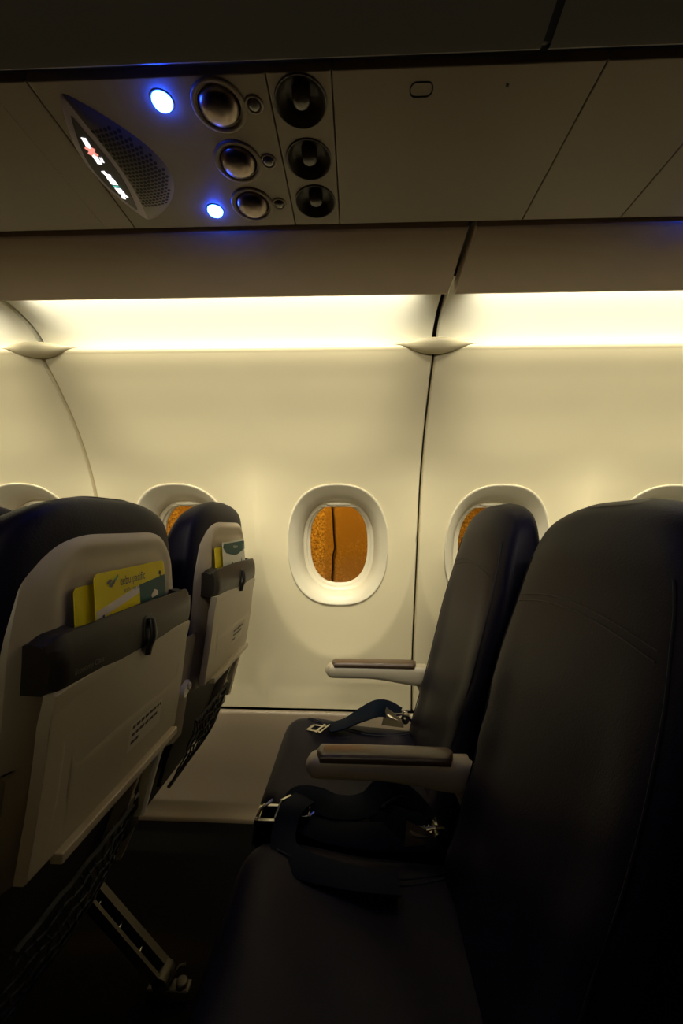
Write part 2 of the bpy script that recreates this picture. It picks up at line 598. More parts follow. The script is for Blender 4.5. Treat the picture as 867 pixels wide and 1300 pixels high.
def window(idx, xw):
    root = empty('window_%d' % idx, (xw, base_y(WZ), WZ))
    root['kind'] = 'structure'
    oy, oz = base_y(WZ), WZ
    slope = (base_y(WZ + 0.12) - base_y(WZ - 0.12)) / 0.24
    NA = 96

    def ring(hw, hh, inset, cz=0.0, onwall=0.0, n=2.45):
        r = []
        for i in range(NA):
            a = 2 * pi * i / NA
            c, s = cos(a), sin(a)
            ro = (abs(c / hw) ** n + abs(s / hh) ** n) ** (-1 / n)
            dx, dz = ro * c, ro * s + cz
            yl = slope * dz + 0.036
            yw = wall_y(xw + dx, WZ + dz, xw) - oy
            r.append((dx, yw * onwall + yl * (1 - onwall) + inset, dz))
        return r
    mb = MB()
    rings = [ring(0.1745, 0.2135, 0.010, 0, 1), ring(0.1745, 0.2135, 0.0, 0, 1), ring(0.1735, 0.2125, -0.0035, 0, 1), ring(0.171, 0.2095, -0.005, 0, 1),
             ring(0.167, 0.205, -0.003, 0, 0.9), ring(0.160, 0.197, 0.002, 0, 0.7), ring(0.150, 0.186, 0.009, 0, 0.45), ring(0.140, 0.175, 0.024, 0.0, 0.2),
             ring(0.132, 0.167, 0.042, 0.0, 0.0), ring(0.129, 0.164, 0.052, 0.0), ring(0.128, 0.163, 0.058, 0.0)]
    mb.loft(rings, cap=False)
    mb.build('window_surround', M['surround'], root, angle=60)
    mb = MB()
    mb.loft([ring(0.1305, 0.165, 0.058), ring(0.1305, 0.165, 0.062), ring(0.121, 0.158, 0.068), ring(0.117, 0.155, 0.071), ring(0.116, 0.154, 0.074)], cap=False)
    mb.build('reveal_ring', M['surround'], root, angle=35)
    mb = MB()
    mb.loft([ring(0.117, 0.155, 0.074), ring(0.117, 0.155, 0.078), ring(0.109, 0.149, 0.081, 0.004), ring(0.1055, 0.146, 0.086, 0.006), ring(0.1065, 0.146, 0.098, 0.006)], cap=False)
    mb.build('pane_frame', M['surround'], root, angle=35)
    # pane
    mb = MB()
    mb.loft([ring(0.106, 0.147, 0.094, 0.006), ring(0.106, 0.147, 0.098, 0.006)])
    mb.build('pane', M['glass'], root, angle=35)
    # pulled-up shade with its lip handle: a board that shows just below the top of the opening
    mb = MB()
    zt, zb = 0.178, 0.1425
    pts = []
    NS = 24
    rr = []
    for k in range(5):
        z = zb + (zt - zb) * k / 4
        rr.append([(0.100 * (-1 + 2 * i / NS), slope * z + 0.036 + 0.063, z) for i in range(NS + 1)])
    back = [[(x, y + 0.003, z) for x, y, z in r] for r in rr]
    loop = [a + list(reversed(b_)) for a, b_ in zip(rr, back)]
    mb.loft(loop)
    sh = mb.build('shade', M['surround'], root, angle=50)
    mb = MB()
    rings = []
    for i in range(19):
        s = -1 + 2 * i / 18
        c = sqrt(max(0.0, 1 - s * s)) + 0.03
        ring_ = []
        for j in range(12):
            t = 2 * pi * j / 12
            zc = zb + 0.0095
            ring_.append((0.045 * s, slope * zc + 0.036 + 0.060 - 0.010 * c * cos(t), zc + 0.0072 * c * sin(t)))
        rings.append(ring_)
    mb.loft(rings)
    mb.build('shade_handle', M['surround'], sh, angle=60)
    return root


for i, xw in enumerate(WINX[1:6]):
    window(i + 1, xw)

# ------------------------------------------------------------------ floor, far side of the cabin, ceiling
mb = MB()
mb.add([(XA, -2.5, 0), (XB, -2.5, 0), (XB, 1.56, 0), (XA, 1.56, 0)], [(0, 1, 2, 3)])
o = mb.build('floor', M['carpet'])
o['kind'] = 'structure'
extrude_x('wall_near', [(-2.45, 0.0), (-2.52, 0.5), (-2.48, 1.0), (-2.40, 1.3), (-2.30, 1.52), (-2.42, 1.56), (-2.42, 1.70), (-1.70, 1.68), (-1.50, 1.66), (-1.45, 1.75), (-1.35, 2.05), (-1.0, 2.15)], M['wall'], XA, XB, angle=50)
extrude_x('ceiling', [(-1.0, 2.15), (-0.45, 2.18), (-0.05, 2.10), (0.02, 1.95)], M['bin'], XA, XB, angle=50)
for x, nm in ((XA, 'wall_front'), (XB, 'wall_rear')):
    mb = MB()
    mb.add([(x, -2.6, -0.02), (x, 1.66, -0.02), (x, 1.66, 2.2), (x, -2.6, 2.2)], [(0, 1, 2, 3)])
    o = mb.build(nm, M['fairing'])
    o['kind'] = 'structure'

# outside: wall face with painted glints under the sodium light, with a cable down it
mb = MB()
mb.add([(-4.5, 4.6, -1.5), (5.5, 4.6, -1.5), (5.5, 4.6, 5.0), (-4.5, 4.6, 5.0)], [(0, 1, 2, 3)])
o = mb.build('wall_outside', M['outside'])
o['kind'] = 'structure'
mb = MB()
pts = []
for i in range(50):
    z = -1.2 + 5.5 * i / 49
    pts.append((-0.265 + 0.012 * sin(z * 9) + 0.008 * sin(z * 23 + 1), 4.56, z))
mb.tube(pts, 0.010, 8)
o = mb.build('drain_cable', M['black'])
tag(o, 'thin dark wavy cable running down the orange-lit surface outside the middle window', 'cable')

# ------------------------------------------------------------------ overhead bin underside
BIN_SEAM = 0.204
for xa, xb in ((XA, BIN_SEAM - 0.0045), (BIN_SEAM + 0.0045, XB)):
    prof = [(0.452, 1.63), (0.440, 1.612), (0.4375, 1.600), (0.4365, 1.5905), (0.432, 1.5865), (0.424, 1.587), (0.36, 1.600), (0.25, 1.640), (0.14, 1.705), (0.06, 1.80), (0.02, 1.95)]
    extrude_x('ceiling_bin', prof, M['bin'], xa, xb, angle=40)
extrude_x('ceiling_channel', [(0.05, 2.0), (0.26, 1.655), (0.44, 1.66), (0.60, 1.68), (0.74, 1.68)], M['gap'], XA, XB)

extrude_x('trim_4', [(0.4405, 1.607), (0.4375, 1.597), (0.430, 1.592), (0.36, 1.606), (0.25, 1.646), (0.14, 1.711)], M['gap'], BIN_SEAM - 0.02, BIN_SEAM + 0.02)

# ------------------------------------------------------------------ overhead panels
PZ = 1.600
Y0, Y1 = 0.4580, 0.6985


def plate(mb, xa, xb, ya=Y0, yb=Y1, z=PZ, th=0.012, holes=(), r=0.0015):
    """flat panel with a rolled edge; holes = [(cx, cy, rx, ry)] cut through its lower face"""
    bm = bmesh.new()
    outer = []
    pts = [(xa, ya), (xb, ya), (xb, yb), (xa, yb)]
    for p in pts:
        outer.append(bm.verts.new((p[0], p[1], z)))
    edges = [bm.edges.new((outer[i], outer[(i + 1) % 4])) for i in range(4)]
    for (cx, cy, rx, ry) in holes:
        ring = [bm.verts.new((cx + rx * cos(2 * pi * k / 40), cy + ry * sin(2 * pi * k / 40), z)) for k in range(40)]
        edges += [bm.edges.new((ring[k], ring[(k + 1) % 40])) for k in range(40)]
    bmesh.ops.triangle_fill(bm, use_beauty=True, use_dissolve=False, edges=edges)
    mb.bm(bm)
    # rolled edge
    def loop(d, zz):
        return [(xa - d, ya - d, zz), (xb + d, ya - d, zz), (xb + d, yb + d, zz), (xa - d, yb + d, zz)]
    mb.loft([loop(0, z), loop(r * 0.7, z + r * 0.3), loop(r, z + r), loop(r, z + th)], cap=False)
    return mb


def blank_panel(name, xa, xb, label, extra=None):
    mb = MB()
    plate(mb, xa, xb)
    if extra:
        extra(mb)
    o = mb.build(name, [M['psu'], M['gap']], angle=25)
    tag(o, label, 'ceiling panel')
    return o


def slot_mark(mb):
    # shallow oblong finger slot: a fine recessed line
    mb.cur = 1
    cx, cy = 0.077, 0.4815
    pts = []
    for k in range(33):
        a = 2 * pi * k / 32
        x = 0.0075 * cos(a) + (0.0065 if cos(a) > 0 else -0.0065)
        pts.append((cx + x, cy + 0.0085 * sin(a), PZ - 0.0002))
    mb.tube(pts, 0.0008, 6, cap=False)
    mb.tube([(0.181, 0.480, PZ), (0.181, 0.480, PZ - 0.001)], 0.0018, 8)
    mb.cur = 0


G = 0.0022
blank_panel('overhead_panel', -0.033 + G, 0.2875 - G, 'broad blank brown-grey overhead panel with a small oblong slot mark', slot_mark)
blank_panel('overhead_panel', 0.2875 + G, 0.4555 - G, 'narrow blank overhead panel between the slotted panel and the right edge of the frame')
edge_panel = blank_panel('overhead_panel', 0.4555 + G, 0.80, 'overhead panel cut off by the right edge of the frame')
blank_panel('overhead_panel', -0.4595 + G * .4, -0.4065 - G, 'narrow overhead filler strip just left of the lit seat belt sign')
blank_panel('overhead_panel', -0.80, -0.4595 - G * .4, 'dark overhead panel in the upper left corner, left of the narrow filler strip')

# --- service panel with reading lights, call lights, signs and speaker
READ = [(-0.180, 0.493), (-0.179, 0.573), (-0.1785, 0.652)]
psu = empty('passenger_service_panel', (-0.26, 0.575, PZ))
tag(psu, 'overhead service panel with three reading lights, two blue lights, lit signs and a speaker grille', 'service panel')


def at_psu(me_name, mb, mats, parent=psu, org=(-0.26, 0.575, PZ), **k):
    o = (parent.matrix_world.translation if False else Vector(org))
    mb.v = [tuple(Vector(p) - Vector(org)) for p in mb.v]
    return mb.build(me_name, mats, parent, **k)


mb = MB()
holes = [(x, y, 0.0275, 0.0255) for x, y in READ] + [(-0.1345, y - 0.001, 0.0085, 0.008) for x, y in READ]
plate(mb, -0.4065 + G, -0.1125 - G, holes=holes)
at_psu('panel', mb, M['psu'], angle=25)
for (x, y) in READ:
    # raised keyhole bezel
    mb = MB()
    mb.lathe((x, y, PZ), (0, 0, -1), [(0.0355, -0.001), (0.0350, 0.0012), (0.0335, 0.0022), (0.0305, 0.0022), (0.0285, 0.001), (0.0272, -0.002), (0.0268, -0.006)], 48, close_end=False)
    bz = at_psu('reading_light_bezel', mb, M['psu'], angle=60)
    mb = MB()
    mb.lathe((x, y, PZ), (0, 0, -1), [(0.0272, -0.006), (0.0250, 0.002), (0.0215, 0.0068), (0.015, 0.0102), (0.008, 0.0116), (0.002, 0.012)], 48)
    at_psu('reading_light_lens', mb, M['chrome'], bz, angle=80)
    xb = x + 0.0455
    mb = MB()
    mb.lathe((xb, y - 0.001, PZ), (0, 0, -1), [(0.0125, -0.001), (0.0120, 0.001), (0.0105, 0.0018), (0.0088, 0.001), (0.0084, -0.001), (0.0075, -0.0015)], 32, close_end=False)
    mb.add([(x + 0.031, y - 0.006, PZ - 0.0012), (xb - 0.010, y - 0.004, PZ - 0.0012), (xb - 0.010, y + 0.003, PZ - 0.0012), (x + 0.031, y + 0.006, PZ - 0.0012)], [(0, 1, 2, 3)])
    bt = at_psu('switch_bezel', mb, M['psu'], angle=60)
    mb = MB()
    mb.lathe((xb, y - 0.001, PZ), (0, 0, -1), [(0.0082, -0.002), (0.0074, 0.0022), (0.0055, 0.0036), (0.0025, 0.0042)], 28)
    at_psu('reading_light_button', mb, M['bezel'], bt, angle=80)
for (x, y) in ((-0.2505, 0.484), (-0.2455, 0.662)):
    mb = MB()
    mb.lathe((x, y, PZ), (0, 0, -1), [(0.0150, -0.001), (0.0145, 0.0008), (0.0132, 0.0010), (0.0126, 0.0)], 36, close_end=False)
    bz = at_psu('call_light_ring', mb, M['psu_dark'], angle=60)
    mb = MB()
    mb.lathe((x, y, PZ), (0, 0, -1), [(0.0126, -0.001), (0.0124, 0.0024), (0.0110, 0.0048), (0.0075, 0.0062), (0.003, 0.0068)], 36)
    at_psu('blue_call_light', mb, M['blue'], bz, angle=80)

mb = MB()
mb.lathe((0.600, 0.664, PZ), (0, 0, -1), [(0.0150, -0.001), (0.0145, 0.0008), (0.0132, 0.0010), (0.0126, 0.0)], 36, close_end=False)
bz = mb.build('call_light_ring', M['psu_dark'], edge_panel, angle=60)
mb = MB()
mb.lathe((0.600, 0.664, PZ), (0, 0, -1), [(0.0126, -0.001), (0.0124, 0.0024), (0.0110, 0.0048), (0.0075, 0.0062), (0.003, 0.0068)], 36)
mb.build('blue_call_light', M['blue'], bz, angle=80)

# sign + speaker housing: a pointed almond with a near-vertical lit face looking aft/inboard
TOPP, BOTP = Vector((-0.374, 0.468)), Vector((-0.3725, 0.6825))


def arc(a, b, bulge, n, pw=1.0):
    """points from a to b bowed by bulge in +x"""
    out = []
    for i in range(n + 1):
        t = i / n
        p = a.lerp(b, t)
        out.append(Vector((p.x + bulge * sin(pi * t) ** pw, p.y)))
    return out


NH = 40
zb_ = PZ - 0.014
outerL = arc(TOPP, BOTP, -0.037, NH, 0.9)       # bows out to the seam on the left
crestL = arc(TOPP + Vector((0.001, 0.002)), BOTP + Vector((0.001, -0.002)), 0.019, NH)
HUMP = 0.0135


def hump(t):
    return HUMP * sin(pi * max(0.0, min(1.0, t))) ** 0.6


mb = MB()
rows = []
for s_ in [k / 8 for k in range(9)]:
    rows.append([(a.x + (b.x - a.x) * s_, a.y + (b.y - a.y) * s_, PZ + 0.001 - hump(i / NH) * (0.25 + 0.75 * s_) * (1 if s_ > 0 else 0)) for i, (a, b) in enumerate(zip(outerL, crestL))])
mb.loft(rows, cap=False, closed=False)
at_psu('sign_rim', mb, M['signrim'], angle=60)
# speaker half: curved shell that falls back to the panel on the right
spk_out = []
for i in range(NH + 1):
    t = i / NH
    p = TOPP.lerp(BOTP, t)
    b_ = 0.087 * (sin(pi * t ** 1.15) ** 0.75 if 0 < t < 1 else 0)
    spk_out.append(Vector((p.x + b_, p.y)))
inner = crestL


def spk_pt(t, s, lift=0.0):
    i = t * NH
    i0 = min(NH - 1, int(i))
    f = i - i0
    a = inner[i0].lerp(inner[i0 + 1], f)
    c = spk_out[i0].lerp(spk_out[i0 + 1], f)
    p = a.lerp(c, s)
    return Vector((p.x, p.y, PZ + 0.001 - hump(t) * (1 - s ** 2.2) - lift))


mb = MB()
mb.loft([[spk_pt(i / NH, k / 12) for i in range(NH + 1)] for k in range(13)], cap=False, closed=False)
at_psu('speaker_housing', mb, M['psu_dark'], angle=60)


# perforations: many small round dark holes in staggered rows, one grille part
mb = MB()
rows_ = 22
for r_ in range(rows_):
    t = 0.20 + 0.60 * r_ / (rows_ - 1)
    wid = (spk_pt(t, 1) - spk_pt(t, 0)).length
    n_ = int(wid * 0.86 / 0.0058)
    for c_ in range(n_):
        s = 0.06 + (c_ + (0.5 if r_ % 2 else 0.0)) * 0.0058 / wid
        if s > 0.90:
            continue
        p = spk_pt(t, s, 0.0003)
        q = spk_pt(min(1, t + .01), s, 0.0003)
        u = spk_pt(t, s + .01, 0.0003)
        n = (q - p).cross(u - p).normalized()
        if n.z > 0:
            n = -n
        e1 = (u - p).normalized()
        e2 = n.cross(e1)
        mb.add([p + (e1 * cos(pi * k / 4) * 0.0025 + e2 * sin(pi * k / 4) * 0.0025) for k in range(8)], [tuple(range(8))])
at_psu('speaker_grille', mb, M['gap'], smooth=False)
# black glass of the sign


def face(y, s_, lift=0.0):
    """point on the sloping sign face: s_ = 0 at the outer rim, 1 at the crest"""
    t = max(0.0, min(1.0, (y - TOPP.y) / (BOTP.y - TOPP.y)))
    i = t * NH
    i0 = min(NH - 1, int(i))
    f = i - i0
    a, c = outerL[i0].lerp(outerL[i0 + 1], f), crestL[i0].lerp(crestL[i0 + 1], f)
    return Vector((a.x + (c.x - a.x) * s_, y, PZ + 0.001 - hump(t) * (0.25 + 0.75 * s_) - lift))


GY0, GY1 = 0.494, 0.652
mb = MB()
rows = []
for k in range(9):
    row = []
    for i in range(41):
        t = i / 40
        wq = max(0.0, sin(pi * t)) ** 0.55
        row.append(face(GY0 + (GY1 - GY0) * t, 0.52 + (-0.36 + 0.72 * k / 8) * wq, 0.0005))
    rows.append(row)
mb.loft(rows, cap=False, closed=False)
at_psu('sign_glass', mb, M['signglass'], angle=60)


def blob(mb, pts, lift=0.0012):
    out = []
    for x, y in pts:
        if y < 0.588:
            y2, dx = 0.541 + (y - 0.556) * 0.92, x + 0.3645
        else:
            y2, dx = 0.600 + (y - 0.619) * 0.92, x + 0.3605
        a, c = face(y2, 0).x, face(y2, 1).x
        out.append(face(y2, 0.50 + dx * 1.05 / (c - a), lift))
    mb.add(out, [tuple(range(len(out)))])


def rot_rect(cx, cy, L, W, a=0.0):
    W *= 1.3
    c, s = cos(a), sin(a)
    return [(cx + dx * c - dy * s, cy + dx * s + dy * c) for dx, dy in ((-W / 2, -L / 2), (W / 2, -L / 2), (W / 2, L / 2), (-W / 2, L / 2))]


# no-smoking sign: cigarette bar with smoke and a red cross
mb = MB()
blob(mb, rot_rect(-0.3645, 0.5440, 0.018, 0.0055))
blob(mb, rot_rect(-0.3645, 0.5690, 0.017, 0.0055))
for dx in (0.0060, 0.0085):
    blob(mb, rot_rect(-0.3645 + dx, 0.5690, 0.0095, 0.0013, 0.15))
at_psu('no_smoking_sign', mb, M['signlit'], smooth=False)
mb = MB()
blob(mb, rot_rect(-0.3645, 0.5560, 0.017, 0.0045, 0.75), 0.0014)
blob(mb, rot_rect(-0.3645, 0.5560, 0.017, 0.0045, -0.75), 0.0015)
at_psu('red_cross', mb, M['signred'], smooth=False)
# seat belt sign: two belt halves meeting at the buckle
mb = MB()
blob(mb, rot_rect(-0.3625, 0.5960, 0.014, 0.0045, -0.25))
blob(mb, rot_rect(-0.3590, 0.5985, 0.009, 0.0035, 0.35))
blob(mb, rot_rect(-0.3605, 0.6085, 0.014, 0.0080, 0.0))
blob(mb, rot_rect(-0.3605, 0.6290, 0.013, 0.0080, 0.0))
blob(mb, rot_rect(-0.3630, 0.6415, 0.013, 0.0042, 0.3))
blob(mb, rot_rect(-0.3575, 0.6385, 0.008, 0.0035, -0.4))
at_psu('seat_belt_sign', mb, M['signlit'], smooth=False)
mb = MB()
blob(mb, rot_rect(-0.3605, 0.6190, 0.0035, 0.0075), 0.0014)
at_psu('buckle_mark', mb, M['signteal'], smooth=False)

# --- air vent panel with three eyeball nozzles
vent = empty('air_vent_panel', (-0.0728, 0.575, PZ))
tag(vent, 'narrow overhead panel with three round dark air nozzles in a line', 'air vent panel')
VO = (-0.0728, 0.575, PZ)
NOZ = [(-0.0745, 0.4915), (-0.0735, 0.5725), (-0.0720, 0.6495)]
mb = MB()
plate(mb, -0.1125 + G, -0.033 - G, holes=[(x, y, 0.0320, 0.0318) for x, y in NOZ])
at_psu('panel', mb, M['psu'], vent, VO, angle=25)
for x, y in NOZ:
    mb = MB()
    mb.lathe((x, y, PZ), (0, 0, -1), [(0.0342, -0.0005), (0.0338, 0.0012), (0.0328, 0.0016), (0.0318, 0.0008), (0.0300, -0.004), (0.0255, -0.011), (0.0190, -0.0155), (0.0125, -0.0165)], 48)
    nz = at_psu('air_nozzle', mb, M['nozzle'], vent, VO, angle=70)
    mb = MB()
    mb.lathe((x + 0.001, y + 0.002, PZ), (0.05, 0.10, -1), [(0.0118, -0.0165), (0.0112, -0.004), (0.0104, -0.001), (0.0080, 0.0012), (0.0045, 0.0020), (0.002, 0.0022)], 32)
    at_psu('nozzle_knob', mb, M['nozzle_tip'], nz, VO, angle=60)

# ------------------------------------------------------------------ seats
FRONT = [(0.44, 0.135), (0.50, 0.148), (0.60, 0.178), (0.75, 0.218), (0.85, 0.244), (0.93, 0.268), (1.00, 0.286), (1.06, 0.300), (1.107, 0.312)]
REAR = [(0.44, 0.245), (0.55, 0.290), (0.72, 0.345), (0.85, 0.366), (0.93, 0.372), (1.00, 0.378), (1.06, 0.380), (1.105, 0.374)]
WID = [(0.44, 0.192), (0.50, 0.196), (0.66, 0.199), (0.74, 0.207), (0.82, 0.211), (0.90, 0.204), (0.96, 0.192), (1.01, 0.182), (1.035, 0.175), (1.055, 0.167), (1.070, 0.156), (1.083, 0.140), (1.093, 0.118), (1.101, 0.090), (1.107, 0.055)]
SHX = [(0.48, 0.320), (0.60, 0.346), (0.72, 0.366), (0.82, 0.380), (0.90, 0.386), (1.00, 0.388), (1.07, 0.384)]
SHW = [(0.44, 0.150), (0.60, 0.160), (0.75, 0.168), (0.93, 0.170), (1.00, 0.159), (1.022, 0.148), (1.040, 0.133), (1.053, 0.114), (1.061, 0.088), (1.065, 0.04)]


def sup(t, n):
    c, s = cos(t), sin(t)
    return (abs(c) ** (2 / n) * (1 if c >= 0 else -1), abs(s) ** (2 / n) * (1 if s >= 0 else -1))


def backrest_mb():
    mb = MB()
    zs = [0.44 + (1.04 - 0.44) * i / 40 for i in range(41)] + [1.05, 1.06, 1.07, 1.078, 1.085, 1.091, 1.096, 1.100, 1.103, 1.105, 1.1065, 1.107]
    NA = 72
    rings = []
    for z in zs:
        f, r, wd = lerp_tab(FRONT, z), lerp_tab(REAR, z), lerp_tab(WID, z)
        hx = (r - f) / 2
        cx = (r + f) / 2
        if z > 1.07:
            k = sqrt(max(0.0, 1 - ((z - 1.07) / 0.0372) ** 2))
            hx *= max(0.30, k) ** 0.6
            wd = max(0.045, wd)
        ring = []
        n = 5.0 if z < 0.95 else 5.0 - 1.6 * smooth01((z - 0.95) / 0.12)
        for i in range(NA):
            c, s = sup(2 * pi * i / NA, n)
            x, y = cx + hx * c, wd * s
            # dished front between the side bolsters, fading into the head area
            if c < 0:
                side = abs(y) / wd
                dish = 0.013 * (1 - smooth01((side - 0.45) / 0.40)) * smooth01((0.98 - z) / 0.25)
                lumbar = 0.012 * math.exp(-((z - 0.62) / 0.09) ** 2) * (1 - side)
                head = 0.007 * math.exp(-((z - 1.04) / 0.045) ** 2) * (1 - side * side)
                wr = 0.0022 * sin(z * 60 + y * 35) * smooth01((0.9 - z) / .3) * smooth01((side - .3) / .3)
                x += (dish - lumbar - head + wr) * min(1.0, -c * 1.2)
            fwd = max(0.0, min(1.0, (r - x) / (r - f)))
            ring.append((x, y, z - 0.016 * smooth01((z - 0.99) / 0.117) * fwd ** 1.6))
        rings.append(ring)
    mb.loft(rings)
    return mb


def front_x(y, z):
    f, r, wd = lerp_tab(FRONT, z), lerp_tab(REAR, z), lerp_tab(WID, z)
    n = 5.0 if z < 0.95 else 5.0 - 1.6 * smooth01((z - 0.95) / 0.12)
    side = min(0.999, abs(y) / wd)
    c = (1 - side ** n) ** (1 / n)
    x = (f + r) / 2 - (r - f) / 2 * c
    dish = 0.013 * (1 - smooth01((side - 0.45) / 0.40)) * smooth01((0.98 - z) / 0.25)
    lumbar = 0.012 * math.exp(-((z - 0.62) / 0.09) ** 2) * (1 - side)
    head = 0.007 * math.exp(-((z - 1.04) / 0.045) ** 2) * (1 - side * side)
    return x + (dish - lumbar - head) * min(1.0, c * 1.2)


def stitching_mb():
    mb = MB()
    for s in (-1, 1):
        # seam between front panel and side panel, curving in around the head
        pts = []
        for i in range(46):
            z = 0.50 + (1.020 - 0.50) * i / 45
            y = s * lerp_tab(WID, z) * (0.86 - 0.05 * smooth01((z - 0.98) / 0.1))
            pts.append((front_x(y, z) - 0.0004, y, z))
        mb.tube(pts, 0.0013, 6)
    for k in range(2):
        # double stitch under the headrest, bowed
        pts = []
        for i in range(31):
            y = -0.155 + 0.31 * i / 30
            z = 0.972 - k * 0.010 - 0.018 * (abs(y) / 0.155) ** 2
            pts.append((front_x(y, z) - 0.0006, y, z))
        mb.tube(pts, 0.0009, 6)
    return mb


CT = [(-0.205, 0.455), (-0.19, 0.492), (-0.165, 0.508), (-0.13, 0.510), (-0.05, 0.500), (0.05, 0.487), (0.13, 0.482), (0.20, 0.482)]
CB = [(-0.205, 0.430), (-0.19, 0.405), (-0.165, 0.392), (0.20, 0.385)]


def cush_top(x, y):
    t = lerp_tab(CT, x)
    s = min(1, abs(y) / 0.205)
    edge = 0.020 * max(0, (s - 0.72) / 0.28) ** 2.2
    dip = 0.010 * (1 - smooth01((s - 0.3) / 0.5)) * smooth01((x + 0.15) / 0.15)
    return t - edge - dip


def cushion_mb():
    mb = MB()
    rings = []
    NX = 44
    for i in range(NX + 1):
        x = -0.205 + 0.405 * (i / NX) ** 1.25
        w2 = 0.206 - 0.022 * (1 - smooth01((x + 0.205) / 0.05))
        bot = lerp_tab(CB, x)
        ring = []
        n = 30
        for k in range(n + 1):
            y = -w2 + 2 * w2 * k / n
            z = cush_top(x, y * 0.205 / w2)
            if k in (0, n):
                z -= 0.012
            ring.append((x, y, z + 0.0012 * sin(x * 40 + y * 25)))
        ring += [(x, w2 - 0.004, (bot + ring[-1][2]) / 2), (x, w2 - 0.008, bot), (x, 0, bot - 0.004), (x, -w2 + 0.008, bot), (x, -w2 + 0.004, (bot + ring[0][2]) / 2)]
        rings.append(ring)
    mb.loft(rings)
    return mb


def cushion_piping_mb(sg=1):
    mb = MB()
    # bowed double seam across the seat near the belt
    for d in (0, 0.010):
        pts = []
        for i in range(31):
            s = -1 + 2 * i / 30
            x = 0.02 + 0.155 * s
            y = 0.165 + d - 0.035 * (1 - s * s) ** 0.8
            pts.append((x, y, cush_top(x, y) + 0.0006))
        mb.tube([(p[0], sg * p[1], p[2]) for p in pts], 0.0014, 6)
    return mb


def recess(y, z, y0, y1, z0, z1, r=0.04, soft=0.012):
    """1 inside a rounded rectangle, 0 outside, soft edge"""
    cx, cz = (y0 + y1) / 2, (z0 + z1) / 2
    qx = abs(y - cx) - ((y1 - y0) / 2 - r)
    qz = abs(z - cz) - ((z1 - z0) / 2 - r)
    d = sqrt(max(qx, 0) ** 2 + max(qz, 0) ** 2) + min(max(qx, qz), 0) - r
    return smooth01(0.5 - d / soft)


def shell_mb():
    mb = MB()
    rows = []
    NZ, NS = 96, 64
    for i in range(NZ + 1):
        t = i / NZ
        z = 0.705 + (1.065 - 0.705) * (1 - (1 - t) ** 1.35)
        wd = lerp_tab(SHW, z)
        row = []
        for k in range(NS + 1):
            s = sin(pi / 2 * (-1 + 2 * k / NS))
            y = wd * s
            x = lerp_tab(SHX, z) - 0.016 * abs(s) ** 7
            x -= 0.011 * smooth01((z - 1.035) / 0.035) ** 2
            x -= 0.006 * recess(y, z, -0.118, 0.128, 0.80, 1.035, 0.045, 0.022)
            row.append((x, y, z))
        rows.append(row)
    mb.loft(rows, cap=False, closed=False)
    # side and top skirt back into the upholstery
    rim = [r[0] for r in rows] + rows[-1][1:-1] + [r[-1] for r in reversed(rows)]
    mb.loft([rim, [(x - 0.004, y * 1.012, z) for x, y, z in rim], [(x - 0.050, y * 1.012, z) for x, y, z in rim]], cap=False, closed=False)
    return mb


def side_trim_mb(s):
    """beige edge trim that wraps the side of the lower back between cushion and shell"""
    mb = MB()
    if True:
        rings = []
        for i in range(25):
            z = 0.62 + 0.21 * i / 24
            f = lerp_tab(FRONT, z) + (lerp_tab(REAR, z) - lerp_tab(FRONT, z)) * (0.62 + 0.3 * (i / 24) ** 2)
            b = lerp_tab(SHX, z) - 0.012
            y = s * (lerp_tab(WID, z) + 0.001)
            yi = s * (lerp_tab(SHW, z) - 0.01)
            rings.append([(f, y, z), (f + 0.003, y + s * 0.004, z), (b - 0.012, y + s * 0.003, z), (b, y - s * 0.012, z), (b, yi, z), (f + 0.02, yi, z)])
        mb.loft(rings)
    return mb


def bar_mb():
    """dark literature-pocket housing across the back"""
    mb = MB()
    rings = []
    N = 60
    for i in range(N + 1):
        s = -1 + 2 * i / N
        y = 0.005 + 0.164 * s
        e = abs(s)
        pinch = smooth01((e - 0.90) / 0.10)
        b = lerp_tab(SHX, 0.93)
        out = 0.027 * (1 - 0.22 * pinch) * (1 - 0.15 * e * e)
        zt = 0.963 - 0.004 * e * e - 0.006 * pinch
        zb = 0.898 + 0.004 * pinch
        slot = smooth01((0.155 - abs(y - 0.008)) / 0.02)
        slot = slot * smooth01((y + 0.118) / 0.012) * smooth01((0.134 - y) / 0.012)
        zin = zt - 0.058 * slot
        x_in = b - 0.012
        rings.append([(x_in, y, zb), (b + out * 0.55, y, zb - 0.001), (b + out * 0.86, y, zb + 0.003), (b + out * 0.98, y, zb + 0.014), (b + out, y, zb + 0.030),
                      (b + out * 0.96, y, zb + 0.042), (b + out * 0.85, y, zt - 0.013), (b + out * 0.68 + 0.001, y, zt - 0.004), (b + out * 0.60 - 0.001, y, zt - 0.003 - 0.001 * slot),
                      (b + out * 0.54, y, zt - 0.006 - 0.0 * slot if slot < 0.5 else zin), (b - 0.002, y, zin if slot >= 0.5 else zt - 0.002), (x_in, y, zin if slot >= 0.5 else zt - 0.004)])
    mb.loft(rings)
    return mb


def bar_out(y, z):
    e = abs(y) / 0.184
    b = lerp_tab(SHX, 0.93)
    out = 0.027 * (1 - 0.15 * e * e)
    zb = 0.898
    tab = [(zb, 0.75), (zb + 0.003, 0.86), (zb + 0.014, 0.98), (zb + 0.030, 1.0), (zb + 0.042, 0.96), (0.950, 0.85)]
    return b + out * lerp_tab(tab, z)


TW = 0.156
TRAY_TOP = 0.905
TRAY_BOT = 0.722


def tray_x(z):
    return lerp_tab(SHX, z) + 0.020


